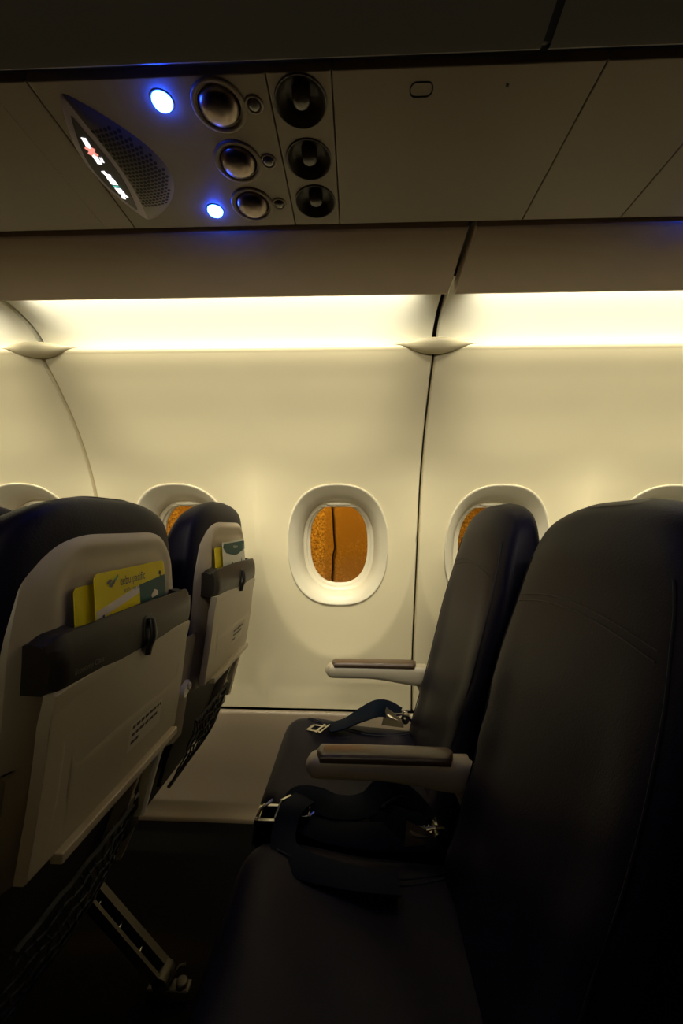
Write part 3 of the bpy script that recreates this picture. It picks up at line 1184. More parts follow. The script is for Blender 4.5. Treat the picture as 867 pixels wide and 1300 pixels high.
def tray_mb():
    mb = MB()
    rows = []
    NZ, NS = 60, 72
    for i in range(NZ + 1):
        t = i / NZ
        row = []
        for k in range(NS + 1):
            s = -1 + 2 * k / NS
            y = TW * s
            top = TRAY_TOP - 0.005 * abs(s) ** 3
            top -= 0.016 * max(0.0, 1 - ((y - 0.012) / 0.016) ** 2) ** 0.6 if abs(y - 0.012) < 0.016 else 0.0
            z = TRAY_BOT + (top - TRAY_BOT) * t
            x = tray_x(z)
            x += 0.004 * smooth01((0.035 - abs(z - top)) / 0.035)          # thickened top rim
            # sculpted recess: bulges back to form a J-shaped hollow
            x -= 0.016 * recess(y, z, -0.105, 0.122, 0.752, 0.880, 0.055, 0.026) * smooth01((z - 0.80) / 0.05)
            x -= 0.004 * math.exp(-((y + 0.123) / 0.004) ** 2) * smooth01((0.89 - z) / 0.02)
            row.append((x, y, z))
        rows.append(row)
    mb.loft(rows, cap=False, closed=False)
    rim = [r[0] for r in rows] + rows[-1][1:-1] + [r[-1] for r in reversed(rows)] + list(reversed(rows[0][1:-1]))
    mb.loft([rim, [(x - 0.002, y * 1.008, z + (0.0015 if z > 0.8 else -0.0015)) for x, y, z in rim], [(x - 0.012, y * 1.008, z + (0.0015 if z > 0.8 else -0.0015)) for x, y, z in rim],
             [(x - 0.014, y * 0.99, z) for x, y, z in rim]], cap=True)
    return mb


def text_mesh(name, body, size, extrude=0.0):
    c = bpy.data.curves.new(name, 'FONT')
    c.body = body
    c.size = size
    c.align_x = 'CENTER'
    c.align_y = 'CENTER'
    c.extrude = extrude
    o = bpy.data.objects.new(name, c)
    COL.objects.link(o)
    dg = bpy.context.evaluated_depsgraph_get()
    me = bpy.data.meshes.new_from_object(o.evaluated_get(dg))
    bpy.data.objects.remove(o, do_unlink=True)
    return me


def place_text(body, size, origin, right, up, material, name, slant=0.0, sx=1.0):
    """text mesh laid on the plane origin/right/up (local coords)"""
    me = text_mesh(name, body, size)
    r, u = Vector(right).normalized(), Vector(up).normalized()
    o = Vector(origin)
    for v in me.vertices:
        x, y = v.co.x * sx + v.co.y * slant, v.co.y
        v.co = o + r * x + u * y
    me.materials.clear()
    me.materials.append(material)
    return me


# seat-back surface frame: facing +x, the reader's right is +y
def net_mb():
    """elastic literature net below the tray: diamond-knit mesh bowed outwards"""
    mb = MB()

    def P(y, t):
        z = 0.505 + 0.135 * t
        x = 0.296 + 0.055 * t + 0.020 * sin(pi * t) * (1 - ((y + 0.036) / 0.125) ** 2)
        return Vector((x + 0.012, y, z))
    n = 13
    for k in range(n + 1):
        y0 = -0.138 + 0.205 * k / n
        mb.tube([P(y0 + 0.006 * sin(j * 1.7 + k), j / 10) for j in range(11)], 0.0016, 5)
    for k in range(8):
        t = k / 7
        mb.tube([P(-0.140 + 0.210 * j / 20, min(1, max(0, t + 0.018 * sin(j * 1.3 + k * 2)))) for j in range(21)], 0.0016 if 0 < k < 7 else 0.004, 5)
    return mb


def frame_mb(side):
    mb = MB()
    y = side
    rings = []
    for i in range(17):
        t = i / 16
        z = 0.485 + 0.25 * t
        x = 0.280 + 0.084 * t ** 0.9
        wy = 0.005 + 0.003 * t
        dx = 0.014 + 0.006 * t
        rings.append([(x + dx * a, y + wy * b, z) for a, b in ((-1, -1), (0.7, -1), (1, -0.6), (1, 0.6), (0.7, 1), (-1, 1))])
    mb.loft(rings)
    return mb


def placard_mbs():
    y0, y1 = 0.000, 0.088
    a = MB()
    zc = 0.775

    def q(y, z, lift):
        return (tray_x(z) + lift, y, z)
    n = 6
    a.loft([[q(y0 + (y1 - y0) * k / n, z, 0.0004) for k in range(n + 1)] for z in (0.758, 0.770, 0.782, 0.796)], cap=False, closed=False)
    t = MB()
    random.seed(3)
    for r in range(3):
        z = 0.792 - 0.0105 * r
        y = y0 + 0.005
        end = (y1 - 0.004, y1 - 0.012, y0 + 0.025)[r]
        while y < end:
            L = random.uniform(0.006, 0.013)
            L = min(L, end - y)
            t.add([q(y, z - 0.0046, 0.0008), q(y + L, z - 0.0046, 0.0008), q(y + L, z, 0.0008), q(y, z, 0.0008)], [(0, 1, 2, 3)])
            y += L + 0.0022
    return a, t


def armrest_meshes():
    """armrest seen from the side: nose at -x, pivot at +x; local y centred on 0"""
    body, cap = MB(), MB()
    N = 44
    rings, rc = [], []
    for i in range(N + 1):
        t = i / N
        x = -0.092 + 0.300 * t
        w2 = 0.0225 * min(1.0, 0.55 + 0.45 * smooth01(t / 0.05)) * (1 + 0.10 * smooth01((t - .8) / .2))
        rn = sqrt(max(0.0, 1 - (1 - min(1.0, t / 0.085)) ** 2))
        mid_ = 0.6405 - 0.020
        top = mid_ + 0.020 * max(rn, 0.12) ** 0.8
        bot = mid_ - 0.021 * max(rn, 0.12) - 0.020 * smooth01((t - 0.40) / 0.60)
        ring = []
        for k in range(20):
            c, s = sup(2 * pi * k / 20, 3.2)
            ring.append((x, w2 * c, (top + bot) / 2 + (top - bot) / 2 * s))
        rings.append(ring)
    body.loft(rings)
    N = 36
    for i in range(N + 1):
        t = i / N
        x = -0.072 + 0.250 * t
        k2 = min(1.0, (sqrt(max(0, 1 - (1 - min(1, t / 0.05)) ** 2)) + 0.25))
        k3 = min(1.0, (sqrt(max(0, 1 - (1 - min(1, (1 - t) / 0.04)) ** 2)) + 0.35))
        w2 = 0.0215 * min(k2, k3)
        ring = []
        zt = 0.6500 + 0.001 * sin(pi * t)
        zb = 0.6300
        for j in range(20):
            c, s = sup(2 * pi * j / 20, 3.0)
            ring.append((x, w2 * 1.07 * c, (zt + zb) / 2 + (zt - zb) / 2 * s * min(k2, 1) ** .3))
        rc.append(ring)
    cap.loft(rc)
    piv = MB()
    # pivot end that drops to the seat frame, plus a round hinge cover
    rp = []
    for i in range(15):
        t = i / 14
        x = 0.190 + 0.052 * t
        z = 0.622 - 0.150 * t ** 1.2
        hw = 0.030 - 0.010 * t
        rp.append([(x + hw * cos(2 * pi * k / 16) * 0.9, 0.017 * sup(2 * pi * k / 16, 4)[1], z + hw * 0.5 * cos(2 * pi * k / 16) * 0.6) for k in range(16)])
    piv.loft(rp)
    piv.disc((0.236, -0.0175, 0.500), (0, -1, 0), 0.026, 0.006, 28, fillet=0.002)
    return body, cap, piv


def bracket_mbs():
    """cream coat-hook shaped bracket with a dark catch under the tray's far side"""
    a, b, c = MB(), MB(), MB()
    y = 0.130
    # upright bar, top lug with two horns
    rings = []
    for i in range(13):
        t = i / 12
        z = 0.688 - 0.100 * t
        x = 0.352 - 0.022 * t
        w2 = 0.010 - 0.001 * t
        dx = 0.010 - 0.003 * t
        rings.append([(x + 0.014 + dx * p, y + w2 * q, z) for p, q in ((-1, -1), (0.6, -1), (1, -0.5), (1, 0.5), (0.6, 1), (-1, 1))])
    a.loft(rings)
    a.box(0.338, 0.366, y - 0.012, y + 0.012, 0.683, 0.693, 0.003)
    a.tube([(0.352, y, 0.690), (0.350, y - 0.004, 0.704), (0.354, y - 0.003, 0.722)], [0.006, 0.0045, 0.005], 10)
    # black catch body beside it
    b.box(0.318, 0.346, y - 0.030, y - 0.008, 0.600, 0.690, 0.006)
    b.box(0.305, 0.335, y - 0.030, y + 0.016, 0.560, 0.604, 0.008)
    # small pale Y shaped lever
    c.tube([(0.350, y - 0.040, 0.642), (0.340, y - 0.028, 0.622), (0.334, y - 0.022, 0.600)], [0.005, 0.006, 0.003], 8)
    c.tube([(0.340, y - 0.026, 0.622), (0.346, y - 0.012, 0.628)], [0.005, 0.003], 8)
    return a, b, c


def screw_mb():
    mb = MB()
    mb.loft([[(0.352 + dx, -0.190 + 0.017 * sup(2 * pi * k / 24, 2.2)[0] * q, 0.727 + 0.013 * sup(2 * pi * k / 24, 2.2)[1] * q + 0.35 * 0.017 * sup(2 * pi * k / 24, 2.2)[0]) for k in range(24)] for dx, q in ((0, 1), (0.010, 1), (0.013, 0.85))])
    mb.disc((0.364, -0.184, 0.731), (1, 0, 0), 0.007, 0.005, 16, fillet=0.0015)
    return mb


_cache = {}


def part(name, key, fn, mats, parent, **k):
    if key not in _cache:
        _cache[key] = fn().mesh(name, mats, **k)
    return link(name, _cache[key], parent)


arm_b, arm_c, arm_p = armrest_meshes()
brk = bracket_mbs()
plc = placard_mbs()


def make_seat(name, rowx, yc, zs, label, arm_y=0.2375, front_only=False, netlabel=None):
    t = empty(name, (rowx, yc, 0), 0, zs)
    tag(t, label, 'seat', None)
    br = part('backrest', 'back', backrest_mb, M['leather'], t, angle=60)
    part('stitching', 'stitch', stitching_mb, M['piping'], br)
    cu = part('seat_cushion', 'cush', cushion_mb, M['leather'], t, angle=60)
    part('piping', 'cpipeR', lambda: cushion_piping_mb(1), M['piping'], cu)
    part('piping', 'cpipeL', lambda: cushion_piping_mb(-1), M['piping'], cu)
    part('back_shell', 'shell', shell_mb, M['shell'], t, angle=60)
    part('side_trim', 'strimL', lambda: side_trim_mb(-1), M['shell'], t, angle=50)
    part('side_trim', 'strimR', lambda: side_trim_mb(1), M['shell'], t, angle=50)
    part('literature_pocket', 'bar', bar_mb, M['bar'], t, angle=35)
    tr_ = part('tray_table', 'tray', tray_mb, M['tray'], t, angle=40)
    if 'rail' not in _cache:
        mb = MB()
        mb.box(tray_x(TRAY_BOT) - 0.004, tray_x(TRAY_BOT) + 0.010, -0.122, 0.146, TRAY_BOT - 0.010, TRAY_BOT + 0.001, 0.002)
        _cache['rail'] = mb.mesh('tray_rail', M['tray'], angle=40)
    link('tray_rail', _cache['rail'], tr_)
    lb = part('placard', 'plac', lambda: plc[0], M['label'], tr_)
    part('placard_print', 'placp', lambda: plc[1], M['ink'], tr_, smooth=False)
    # latch: recessed plate with a turning lever
    if 'latch' not in _cache:
        mb = MB()
        x = lerp_tab(SHX, 0.93) + 0.029
        rings = []
        for d in (0.0, 0.0022):
            rg = []
            for k in range(28):
                c, s = sup(2 * pi * k / 28, 3.5)
                yy, zz = 0.012 + 0.0180 * c, 0.9235 + 0.0200 * s
                rg.append((bar_out(yy, zz) - 0.0012 + d, yy, zz))
            rings.append(rg)
        mb.loft(rings)
        _cache['latch'] = mb.mesh('tray_latch', M['black'], angle=40)
        mb = MB()
        rings = []
        for i in range(13):
            tt = i / 12
            z = 0.938 - 0.050 * tt
            w2 = 0.0050 + 0.0016 * sin(pi * tt)
            xx = (bar_out(0.012, z) if z > 0.900 else bar_out(0.012, 0.900)) + 0.0025 + 0.003 * sin(pi * tt)
            rings.append([(xx + 0.004 * cos(a), 0.012 + w2 * sin(a), z) for a in [2 * pi * k / 12 for k in range(12)]])
        mb.loft(rings)
        _cache['lever'] = mb.mesh('latch_lever', M['black'], angle=50)
    la = link('tray_latch', _cache['latch'], t)
    link('latch_lever', _cache['lever'], la)
    if 'ptext' not in _cache:
        z = 0.9145
        up = Vector((bar_out(0, z + .004) - bar_out(0, z - .004), 0, 0.008))
        _cache['ptext'] = place_text('Economy Class', 0.0092, (bar_out(-0.10, z) + 0.0012, -0.112, z + 0.001), (0.02, 1, 0), up, M['greyink'], 'pocket_lettering', sx=0.82)
    link('pocket_lettering', _cache['ptext'], t)
    for fy in (0.086, 0.163):
        part('frame_post', 'fp%g' % fy, lambda: frame_mb(fy), M['shell'], t, angle=50)
    part('literature_net', 'net', net_mb, M['net'], t)
    if 'nb' not in _cache:
        mb = MB()
        mb.loft([[(x + 0.004 * a, y, z) for a, y in ((-1, -0.14), (1, -0.14), (1, 0.078), (-1, 0.078))] for x, z in ((0.286, 0.505), (0.30, 0.56), (0.335, 0.66), (0.350, 0.74))])
        _cache['nb'] = mb.mesh('net_backing', M['board'], angle=40)
    link('net_backing', _cache['nb'], t)
    bk = part('tray_bracket', 'bk', lambda: brk[0], M['white'], t, angle=45)
    part('catch', 'bkc', lambda: brk[1], M['black'], bk, angle=45)
    part('catch_lever', 'bkl', lambda: brk[2], M['white'], bk, angle=45)
    part('tray_hinge', 'hinge', screw_mb, M['white'], t, angle=45)
    a = part('armrest', 'arm', lambda: arm_b, M['arm'], t, angle=50)
    a.location = (0, arm_y, 0)
    part('armrest_pad', 'armc', lambda: arm_c, M['armcap'], a, angle=60)
    part('armrest_hinge', 'armp', lambda: arm_p, M['arm'], a, angle=45)
    return t


ROW = 0.70
YW, YM, YA = 0.988, 0.540, 0.070
seat_bw = make_seat('passenger_chair', 0, YW, 1.010, 'navy leather window seat facing left, with a loose belt tongue on its cushion')
seat_bm = make_seat('passenger_chair', 0, YM, 0.992, 'large near navy leather seat at the right, its belt buckled in a heap', arm_y=0.225)
seat_ba = make_seat('passenger_chair', 0, YA, 0.992, 'aisle seat mostly out of frame in the dark lower right corner')
seat_aw = make_seat('passenger_chair', -ROW, YW, 1.010, 'window seat back seen from behind with a white and teal card in its pocket')
seat_am = make_seat('passenger_chair', -ROW, YM, 0.992, 'large near seat back at the left with a yellow card in its pocket', arm_y=0.225)
seat_zw = make_seat('passenger_chair', -1.335, YW, 1.006, 'seat back further forward, its top just showing at the left edge of the frame')
# the seats ahead have their armrest tucked up out of sight between the backs: raise them
for s_ in (seat_aw, seat_am, seat_zw):
    for ch in s_.children:
        if ch.name.startswith('armrest'):
            ch.rotation_euler = (0, 0, 0)

# ------------------------------------------------------------------ row frames (beams and legs)


def row_frame(rowx, label, full=True):
    t = empty('seat_row_frame', (rowx, 0.62, 0))
    tag(t, label, 'seat frame')
    for x, nm in ((-0.08, 'front_beam'), (0.10, 'rear_beam')):
        mb = MB()
        mb.tube([(x, -0.76, 0.352), (x, 0.57, 0.352)], 0.019, 16)
        mb.build(nm, M['darkmetal'], t)
    for y in (0.31, -0.55):
        # front leg, diagonal rear strut ending in a floor fitting
        mb = MB()
        mb.box(-0.13, -0.095, y - 0.016, y + 0.016, 0.0, 0.360, 0.004)
        mb.build('leg', M['darkmetal'], t)
        for dy, wd in ((0.016, 0.0085), (-0.018, 0.004)):
            mb = MB()
            p0, p1 = Vector((-0.02, y + dy, 0.33)), Vector((0.268, y + dy, 0.040))
            d = (p1 - p0).normalized()
            nrm = Vector((d.z, 0, -d.x))
            rings = []
            for i in range(9):
                q = p0.lerp(p1, i / 8)
                h = 0.015 - 0.004 * i / 8
                rings.append([q + nrm * h + Vector((0, wd, 0)), q + nrm * h - Vector((0, wd, 0)), q - nrm * h - Vector((0, wd, 0)), q - nrm * h + Vector((0, wd, 0))])
            mb.loft(rings)
            st = mb.build('strut', M['darkmetal'], t, angle=30)
        mb = MB()
        for k in range(4):
            q = Vector((-0.02, y, 0.33)).lerp(Vector((0.268, y, 0.040)), 0.3 + 0.17 * k)
            mb.tube([q - Vector((0, 0.020, 0)), q + Vector((0, 0.010, 0))], 0.004, 10)
        mb.build('strut_bolts', M['metal'], st)
        mb = MB()
        mb.box(0.235, 0.33, y - 0.014, y + 0.014, 0.0, 0.022, 0.004)
        mb.disc((0.268, y - 0.022, 0.040), (0, 1, 0), 0.017, 0.044, 20, fillet=0.002)
        mb.disc((0.310, y, 0.020), (0, 0, 1), 0.013, 0.012, 20, fillet=0.003)
        mb.tube([(0.285, y - 0.01, 0.03), (0.300, y + 0.012, 0.050), (0.312, y + 0.014, 0.052)], 0.0035, 8)
        mb.build('floor_fitting', M['darkmetal'], t, angle=45)
    return t


row_frame(-ROW, 'metal seat frame under the left seats, its diagonal strut bolted to the dark floor')
row_frame(0, 'metal seat frame in the dark under the right row of seats')

# ------------------------------------------------------------------ seat belts (parts of their seats)


def local(seat, pts):
    l, s = seat.location, seat.scale
    return [((p[0] - l.x), (p[1] - l.y), (p[2] - l.z) / s.z) for p in pts]


def spline(pts, n=8):
    """catmull-rom through pts (tuples of any length)"""
    out = []
    P = [Vector(p) for p in pts]
    for i in range(len(P) - 1):
        p0, p1, p2, p3 = P[max(i - 1, 0)], P[i], P[i + 1], P[min(i + 2, len(P) - 1)]
        for k in range(n):
            t = k / n
            out.append(0.5 * ((2 * p1) + (p2 - p0) * t + (2 * p0 - 5 * p1 + 4 * p2 - p3) * t * t + (3 * p1 - p0 - 3 * p2 + p3) * t ** 3))
    out.append(P[-1])
    return out


def strap(seat, pts, wds, width, name='belt_strap', parent=None):
    ps = spline(local(seat, pts), 9)
    ws = spline(wds, 9)
    mb = MB()
    mb.ribbon(ps, ws, width)
    return mb.build(name, M['strap'], parent or seat, angle=50)


# window seat: strap from the anchor shackle, loosely arched forward to the tongue
CZ = 0.500
s1 = strap(seat_bw, [(0.122, 1.168, 0.522), (0.092, 1.170, 0.538), (0.060, 1.158, 0.545), (0.02, 1.140, 0.536), (-0.03, 1.118, 0.520), (-0.075, 1.100, 0.515)],
           [(0.1, 0.5, 0.9), (0.15, 0.55, 0.8), (0.2, 0.75, 0.6), (0.2, 0.9, 0.4), (0.3, 1, 0.15), (0.35, 1, 0.05)], 0.046, 'belt_strap')


def tongue(seat, c, rz, parent):
    mb = MB()
    c = local(seat, [c])[0]
    mt = Matrix.Translation(c) @ Matrix.Rotation(rz, 4, 'Z') @ Matrix.Rotation(radians(-8), 4, 'Y')

    def fr(x0, x1, y0, y1, z0, z1, r):
        m2 = MB()
        m2.box(x0, x1, y0, y1, z0, z1, r)
        mb.add([mt @ Vector(v) for v in m2.v], m2.f)
    fr(-0.030, -0.020, -0.019, 0.019, -0.0015, 0.0015, 0.0008)
    fr(-0.030, 0.014, -0.019, -0.012, -0.0015, 0.0015, 0.0008)
    fr(-0.030, 0.014, 0.012, 0.019, -0.0015, 0.0015, 0.0008)
    fr(0.002, 0.010, -0.024, 0.024, -0.0025, 0.0025, 0.001)
    fr(0.016, 0.022, -0.026, 0.026, -0.0025, 0.0025, 0.001)
    return mb.build('belt_tongue', M['metal'], parent, angle=40)


tongue(seat_bw, (-0.100, 1.093, 0.517), radians(-28), s1)


def shackle(seat, c, rz, parent=None, s=1.0):
    """bent steel anchor plate with a clip and bolt"""
    mb = MB()
    c = local(seat, [c])[0]
    mt = Matrix.Translation(c) @ Matrix.Rotation(rz, 4, 'Z') @ Matrix.Scale(s, 4)
    rings = []
    for i in range(9):
        t = i / 8
        w2 = 0.021 - 0.012 * t
        rings.append([(-0.030 + 0.05 * t, -w2, 0.004 + 0.012 * (1 - t) ** 2), (-0.030 + 0.05 * t, w2, 0.022 - 0.012 * t), (-0.030 + 0.05 * t, w2, 0.024 - 0.012 * t), (-0.030 + 0.05 * t, -w2, 0.006 + 0.012 * (1 - t) ** 2)])
    m2 = MB()
    m2.loft(rings)
    m2.disc((0.018, -0.011, 0.010), (0, 1, 0), 0.012, 0.022, 20, fillet=0.002)
    m2.tube([(0.016, -0.018, 0.010), (0.016, 0.020, 0.012)], 0.005, 10)
    m2.tube([(-0.004, -0.014, 0.022), (0.010, -0.016, 0.026), (0.026, -0.010, 0.020), (0.034, 0.0, 0.006)], 0.0035, 8)
    m2.box(0.004, 0.022, 0.012, 0.017, -0.004, 0.022, 0.0015)
    m2.loft([[(-0.046, -0.020 + d, -0.010), (-0.036, -0.006 + d, 0.034), (0.014, -0.012 + d, 0.008), (0.016, -0.018 + d, -0.008)] for d in (0, 0.002)])
    mb.add([mt @ Vector(v) for v in m2.v], m2.f)
    return mb.build('belt_anchor', M['metal'], parent or seat, angle=40)


shackle(seat_bw, (0.122, 1.158, 0.512), radians(-18))

# middle seat: a buckled belt left in a loose heap along the far side of the cushion
b1 = strap(seat_bm, [(0.135, 0.775, 0.505), (0.105, 0.798, 0.530), (0.060, 0.806, 0.545), (0.02, 0.800, 0.520), (-0.03, 0.792, 0.518), (-0.075, 0.800, 0.526), (-0.115, 0.800, 0.528), (-0.142, 0.785, 0.516)],
           [(0.3, 0.4, 0.9), (0.2, 0.2, 1), (-0.2, 0.5, 0.9), (-0.2, 0.9, 0.5), (0, 0.9, 0.35), (0, 0.8, 0.5), (0.2, 0.9, 0.4), (0.4, 1, 0)], 0.046)
b2 = strap(seat_bm, [(0.140, 0.770, 0.500), (0.085, 0.765, 0.512), (0.045, 0.785, 0.518), (0.075, 0.805, 0.530), (0.115, 0.810, 0.524)],
           [(0.1, 0.9, 0.5), (0.3, 0.6, 0.8), (0.7, 0.3, 0.7), (0.9, -0.3, 0.5), (0.6, -0.8, 0.3)], 0.046)
b3 = strap(seat_bm, [(0.125, 0.760, 0.492), (0.06, 0.752, 0.497), (0.0, 0.748, 0.500), (-0.06, 0.757, 0.503), (-0.10, 0.772, 0.508)],
           [(0, 1, 0.3), (0, 0.9, 0.5), (0, 1, 0.35), (0.1, 1, 0.3), (0.2, 1, 0.3)], 0.046)
# free tail looping round over the front of the heap, then lying flat on the cushion
b4 = strap(seat_bm, [(-0.098, 0.800, 0.530), (-0.118, 0.768, 0.530), (-0.128, 0.735, 0.512), (-0.118, 0.700, 0.503), (-0.085, 0.675, 0.504), (-0.030, 0.664, 0.501), (0.020, 0.660, 0.497), (0.070, 0.660, 0.494)],
           [(1, 0.1, -0.1), (1, -0.1, 0.0), (1, 0.15, 0.15), (0.75, 0.75, 0.30), (0.3, 0.95, 0.25), (0.05, 1, 0.15), (0, 1, 0.06), (0, 1, 0.0)], 0.044)
mb = MB()
for (px, py, pz, a, b, c_) in ((-0.158, 0.783, 0.508, 0.030, 0.023, 0.0045), (-0.108, 0.788, 0.516, 0.022, 0.026, 0.0055)):
    m2 = MB()
    m2.box(px - a, px + a, py - b, py - b + 0.007, pz - c_, pz + c_, 0.0015)
    m2.box(px - a, px + a, py + b - 0.007, py + b, pz - c_, pz + c_, 0.0015)
    m2.box(px - a, px - a + 0.009, py - b, py + b, pz - c_, pz + c_, 0.0015)
    m2.box(px + a - 0.009, px + a, py - b, py + b, pz - c_, pz + c_, 0.0015)
    mb.add(m2.v, m2.f)
m2 = MB()
m2.tube([(-0.188, 0.765, 0.500), (-0.180, 0.775, 0.522), (-0.160, 0.790, 0.530)], 0.003, 8)
m2.tube([(-0.150, 0.766, 0.514), (-0.142, 0.786, 0.532), (-0.128, 0.806, 0.528)], 0.003, 8)
m2.tube([(-0.090, 0.775, 0.508), (-0.078, 0.783, 0.514)], 0.004, 8)
mb.add(m2.v, m2.f)
mb.v = local(seat_bm, mb.v)
mb.build('belt_buckle', M['metal'], b1, angle=40)
shackle(seat_bm, (0.130, 0.764, 0.492), radians(8), s=1.05)

# ------------------------------------------------------------------ cards in the pockets


def card(name, seat, y0, y1, z0, z1, xb, label, slots, painter, lean=0.012, rx=0.0, yaw=0.0):
    """stiff card: origin at bottom centre; faces +x"""
    w2, h = (y1 - y0) / 2, z1 - z0
    t = empty(name, (seat.location.x + xb, seat.location.y + (y0 + y1) / 2, z0))
    t.rotation_euler = (rx, lean / h * -1.0, yaw)
    tag(t, label, 'card')
    outline = []
    r = 0.008
    for (cy, cz, a0) in ((w2 - r, h - r, 0), (-w2 + r, h - r, 90), (-w2, 0, None), (w2, 0, None)):
        if a0 is None:
            outline.append((cy, cz))
        else:
            for k in range(6):
                a = radians(a0 + 18 * k)
                outline.append((cy + r * cos(a), cz + r * sin(a)))
    mb = MB()
    mb.loft([[(-0.0012, y, z) for y, z in outline], [(0.0, y, z) for y, z in outline]])
    mb.build('card_sheet', slots[0], t, smooth=False)
    painter(t, w2, h, outline)
    return t


def poly(t, name, pts, material, lift=0.0004):
    mb = MB()
    mb.add([(lift, y, z) for y, z in pts], [tuple(range(len(pts)))])
    return mb.build(name, material, t, smooth=False)


def paint_yellow(t, w2, h, ol):
    H = h
    poly(t, 'pale_band', [(-w2, H - 0.055), (-w2, H - 0.044), (0.010, H - 0.0275), (0.010, H - 0.038)], M['cardpink'])
    poly(t, 'teal_block', [(0.010, H - 0.0275), (w2 - 0.0005, H - 0.0225), (w2 - 0.0005, 0.001), (0.010, 0.001)], M['teal'])
    poly(t, 'photo_patch', [(0.040, H - 0.048), (0.050, H - 0.040), (0.060, H - 0.044), (0.060, H - 0.050), (0.042, H - 0.052)], M['cardpink'], 0.0008)
    poly(t, 'pale_corner', [(-w2, 0.001), (-w2, H - 0.074), (-w2 + 0.05, H - 0.060), (0.004, H - 0.052), (0.004, 0.001)], M['cardpink'], 0.0003)
    # bird-like swoosh mark
    for pts in ([(-0.064, H - 0.0145), (-0.058, H - 0.0095), (-0.052, H - 0.0110), (-0.057, H - 0.0160)], [(-0.060, H - 0.0180), (-0.050, H - 0.0125), (-0.041, H - 0.0065), (-0.047, H - 0.0160), (-0.054, H - 0.0205)]):
        poly(t, 'logo_swoosh', pts, M['cardnavy'], 0.0007)
    poly(t, 'logo_leaf', [(-0.048, H - 0.0110), (-0.040, H - 0.0055), (-0.0385, H - 0.0085), (-0.044, H - 0.0130)], M['cardgreen'], 0.0008)
    me = place_text('cebu pacific', 0.0165, (0.0007, -0.005, H - 0.0160), (0, 1, 0), (0, 0, 1), M['cardnavy'], 'card_lettering', sx=0.80)
    link('card_lettering', me, t)
    me = place_text("let's fly every juan", 0.0072, (0.0007, -0.008, H - 0.0290), (0, 1, 0), (0, 0, 1), M['cardnavy'], 'card_lettering', sx=0.80)
    link('card_lettering', me, t)
    for k, (dy, dz, a) in enumerate(((0.0, 0, 0.004), (0.001, -0.006, 0.003), (-0.001, -0.018, 0.0028))):
        pts = [(w2 - 0.016 + dy + a * cos(q * pi / 4), H - 0.018 + dz + a * 0.9 * sin(q * pi / 4)) for q in range(8)]
        poly(t, 'corner_mark', pts, M['ink'], 0.0007)
    poly(t, 'corner_mark', [(w2 - 0.013, H - 0.0365), (w2 - 0.007, H - 0.0360), (w2 - 0.007, H - 0.0350), (w2 - 0.013, H - 0.0355)], M['ink'], 0.0007)
    poly(t, 'small_mark', [(-w2 + 0.010, H - 0.0560), (-w2 + 0.014, H - 0.0555), (-w2 + 0.014, H - 0.0500), (-w2 + 0.010, H - 0.0505)], M['cardnavy'], 0.0009)


def paint_back_yellow(t, w2, h, ol):
    poly(t, 'pale_band', [(-w2, 0), (-w2, h - 0.055), (w2, h - 0.035), (w2, 0)], M['cardpink'])
    poly(t, 'yellow_band', [(-w2, h - 0.078), (-w2, h - 0.066), (w2, h - 0.050), (w2, h - 0.070)], M['yellow'], 0.0007)
    poly(t, 'navy_patch', [(-w2 + 0.010, h - 0.062), (-w2 + 0.008, h - 0.055), (-w2 + 0.022, h - 0.050), (-w2 + 0.024, h - 0.060)], M['cardnavy'], 0.0009)


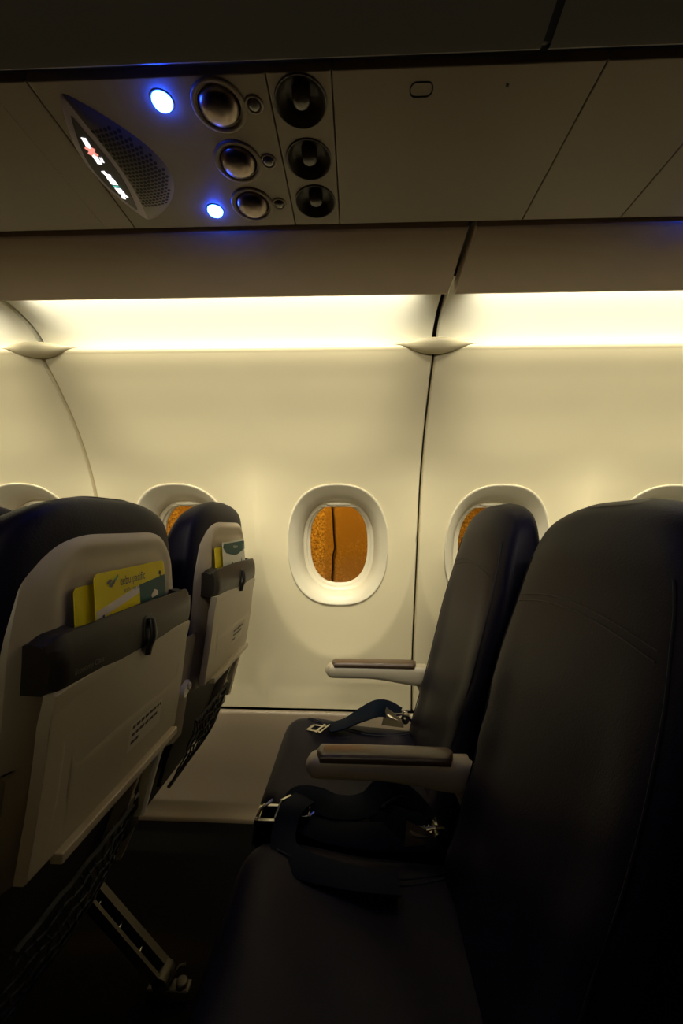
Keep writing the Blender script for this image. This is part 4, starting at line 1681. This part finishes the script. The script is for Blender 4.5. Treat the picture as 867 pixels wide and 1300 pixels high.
def paint_teal(t, w2, h, ol):
    H = h
    top = [(w2 - 0.0006, H - 0.006), (w2 - 0.0006, H - 0.026)] + [(w2 - 0.03 - 0.125 * k / 10, H - 0.026 - 0.010 * sin(pi * (k / 10) ** 0.7)) for k in range(1, 11)]
    top = [(max(-w2 + 0.0005, y), z) for y, z in top] + [(-w2 + 0.0006, H - 0.012), (-w2 + 0.008, H - 0.004), (w2 - 0.008, H - 0.004)]
    poly(t, 'teal_header', top, M['teal'])
    me = place_text('Welcome', 0.0110, (0.0007, 0.006, H - 0.0155), (0, 1, 0), (0, 0, 1), M['cardwhite'], 'card_lettering', sx=0.8)
    link('card_lettering', me, t)
    for pts in ([(-0.040, H - 0.056), (-0.022, H - 0.050), (-0.020, H - 0.054), (-0.030, H - 0.058), (-0.030, H - 0.082), (-0.036, H - 0.086), (-0.035, H - 0.060)],
                [(-0.058, H - 0.080), (-0.048, H - 0.070), (-0.044, H - 0.076), (-0.052, H - 0.090)],
                [(0.046, H - 0.052), (0.052, H - 0.046), (0.054, H - 0.056), (0.048, H - 0.060)]):
        poly(t, 'printed_figure', pts, M['cardnavy'], 0.0008)
    poly(t, 'orange_mark', [(0.000, H - 0.078), (0.006, H - 0.069), (0.014, H - 0.072), (0.010, H - 0.080)], M['cardorange'], 0.0008)
    poly(t, 'pale_mark', [(w2 - 0.020, H - 0.030), (w2 - 0.017, H - 0.014), (w2 - 0.010, H - 0.012), (w2 - 0.012, H - 0.034)], M['cardwhite'], 0.0008)


card('seat_pocket_card', seat_am, -0.077, 0.093, 0.922, 1.003, 0.3985, 'yellow and teal airline card standing in the near left seat pocket', [M['yellow']], paint_yellow, lean=0.006, rx=radians(1.0))
card('seat_pocket_card', seat_am, -0.104, 0.070, 0.921, 0.990, 0.3925, 'yellow card half hidden behind the bigger card in the near left seat pocket', [M['yellow']], paint_back_yellow, lean=0.005, rx=radians(0.5))
card('seat_pocket_card', seat_aw, -0.075, 0.100, 0.938, 1.022, 0.3985, 'white card with a teal header in the far window seat pocket', [M['cardwhite']], paint_teal, lean=0.006, rx=radians(1.0))
card('seat_pocket_card', seat_aw, -0.112, 0.060, 0.938, 1.010, 0.3925, 'yellow-edged card behind the white card in the far window seat pocket', [M['yellow']], paint_back_yellow, lean=0.005)
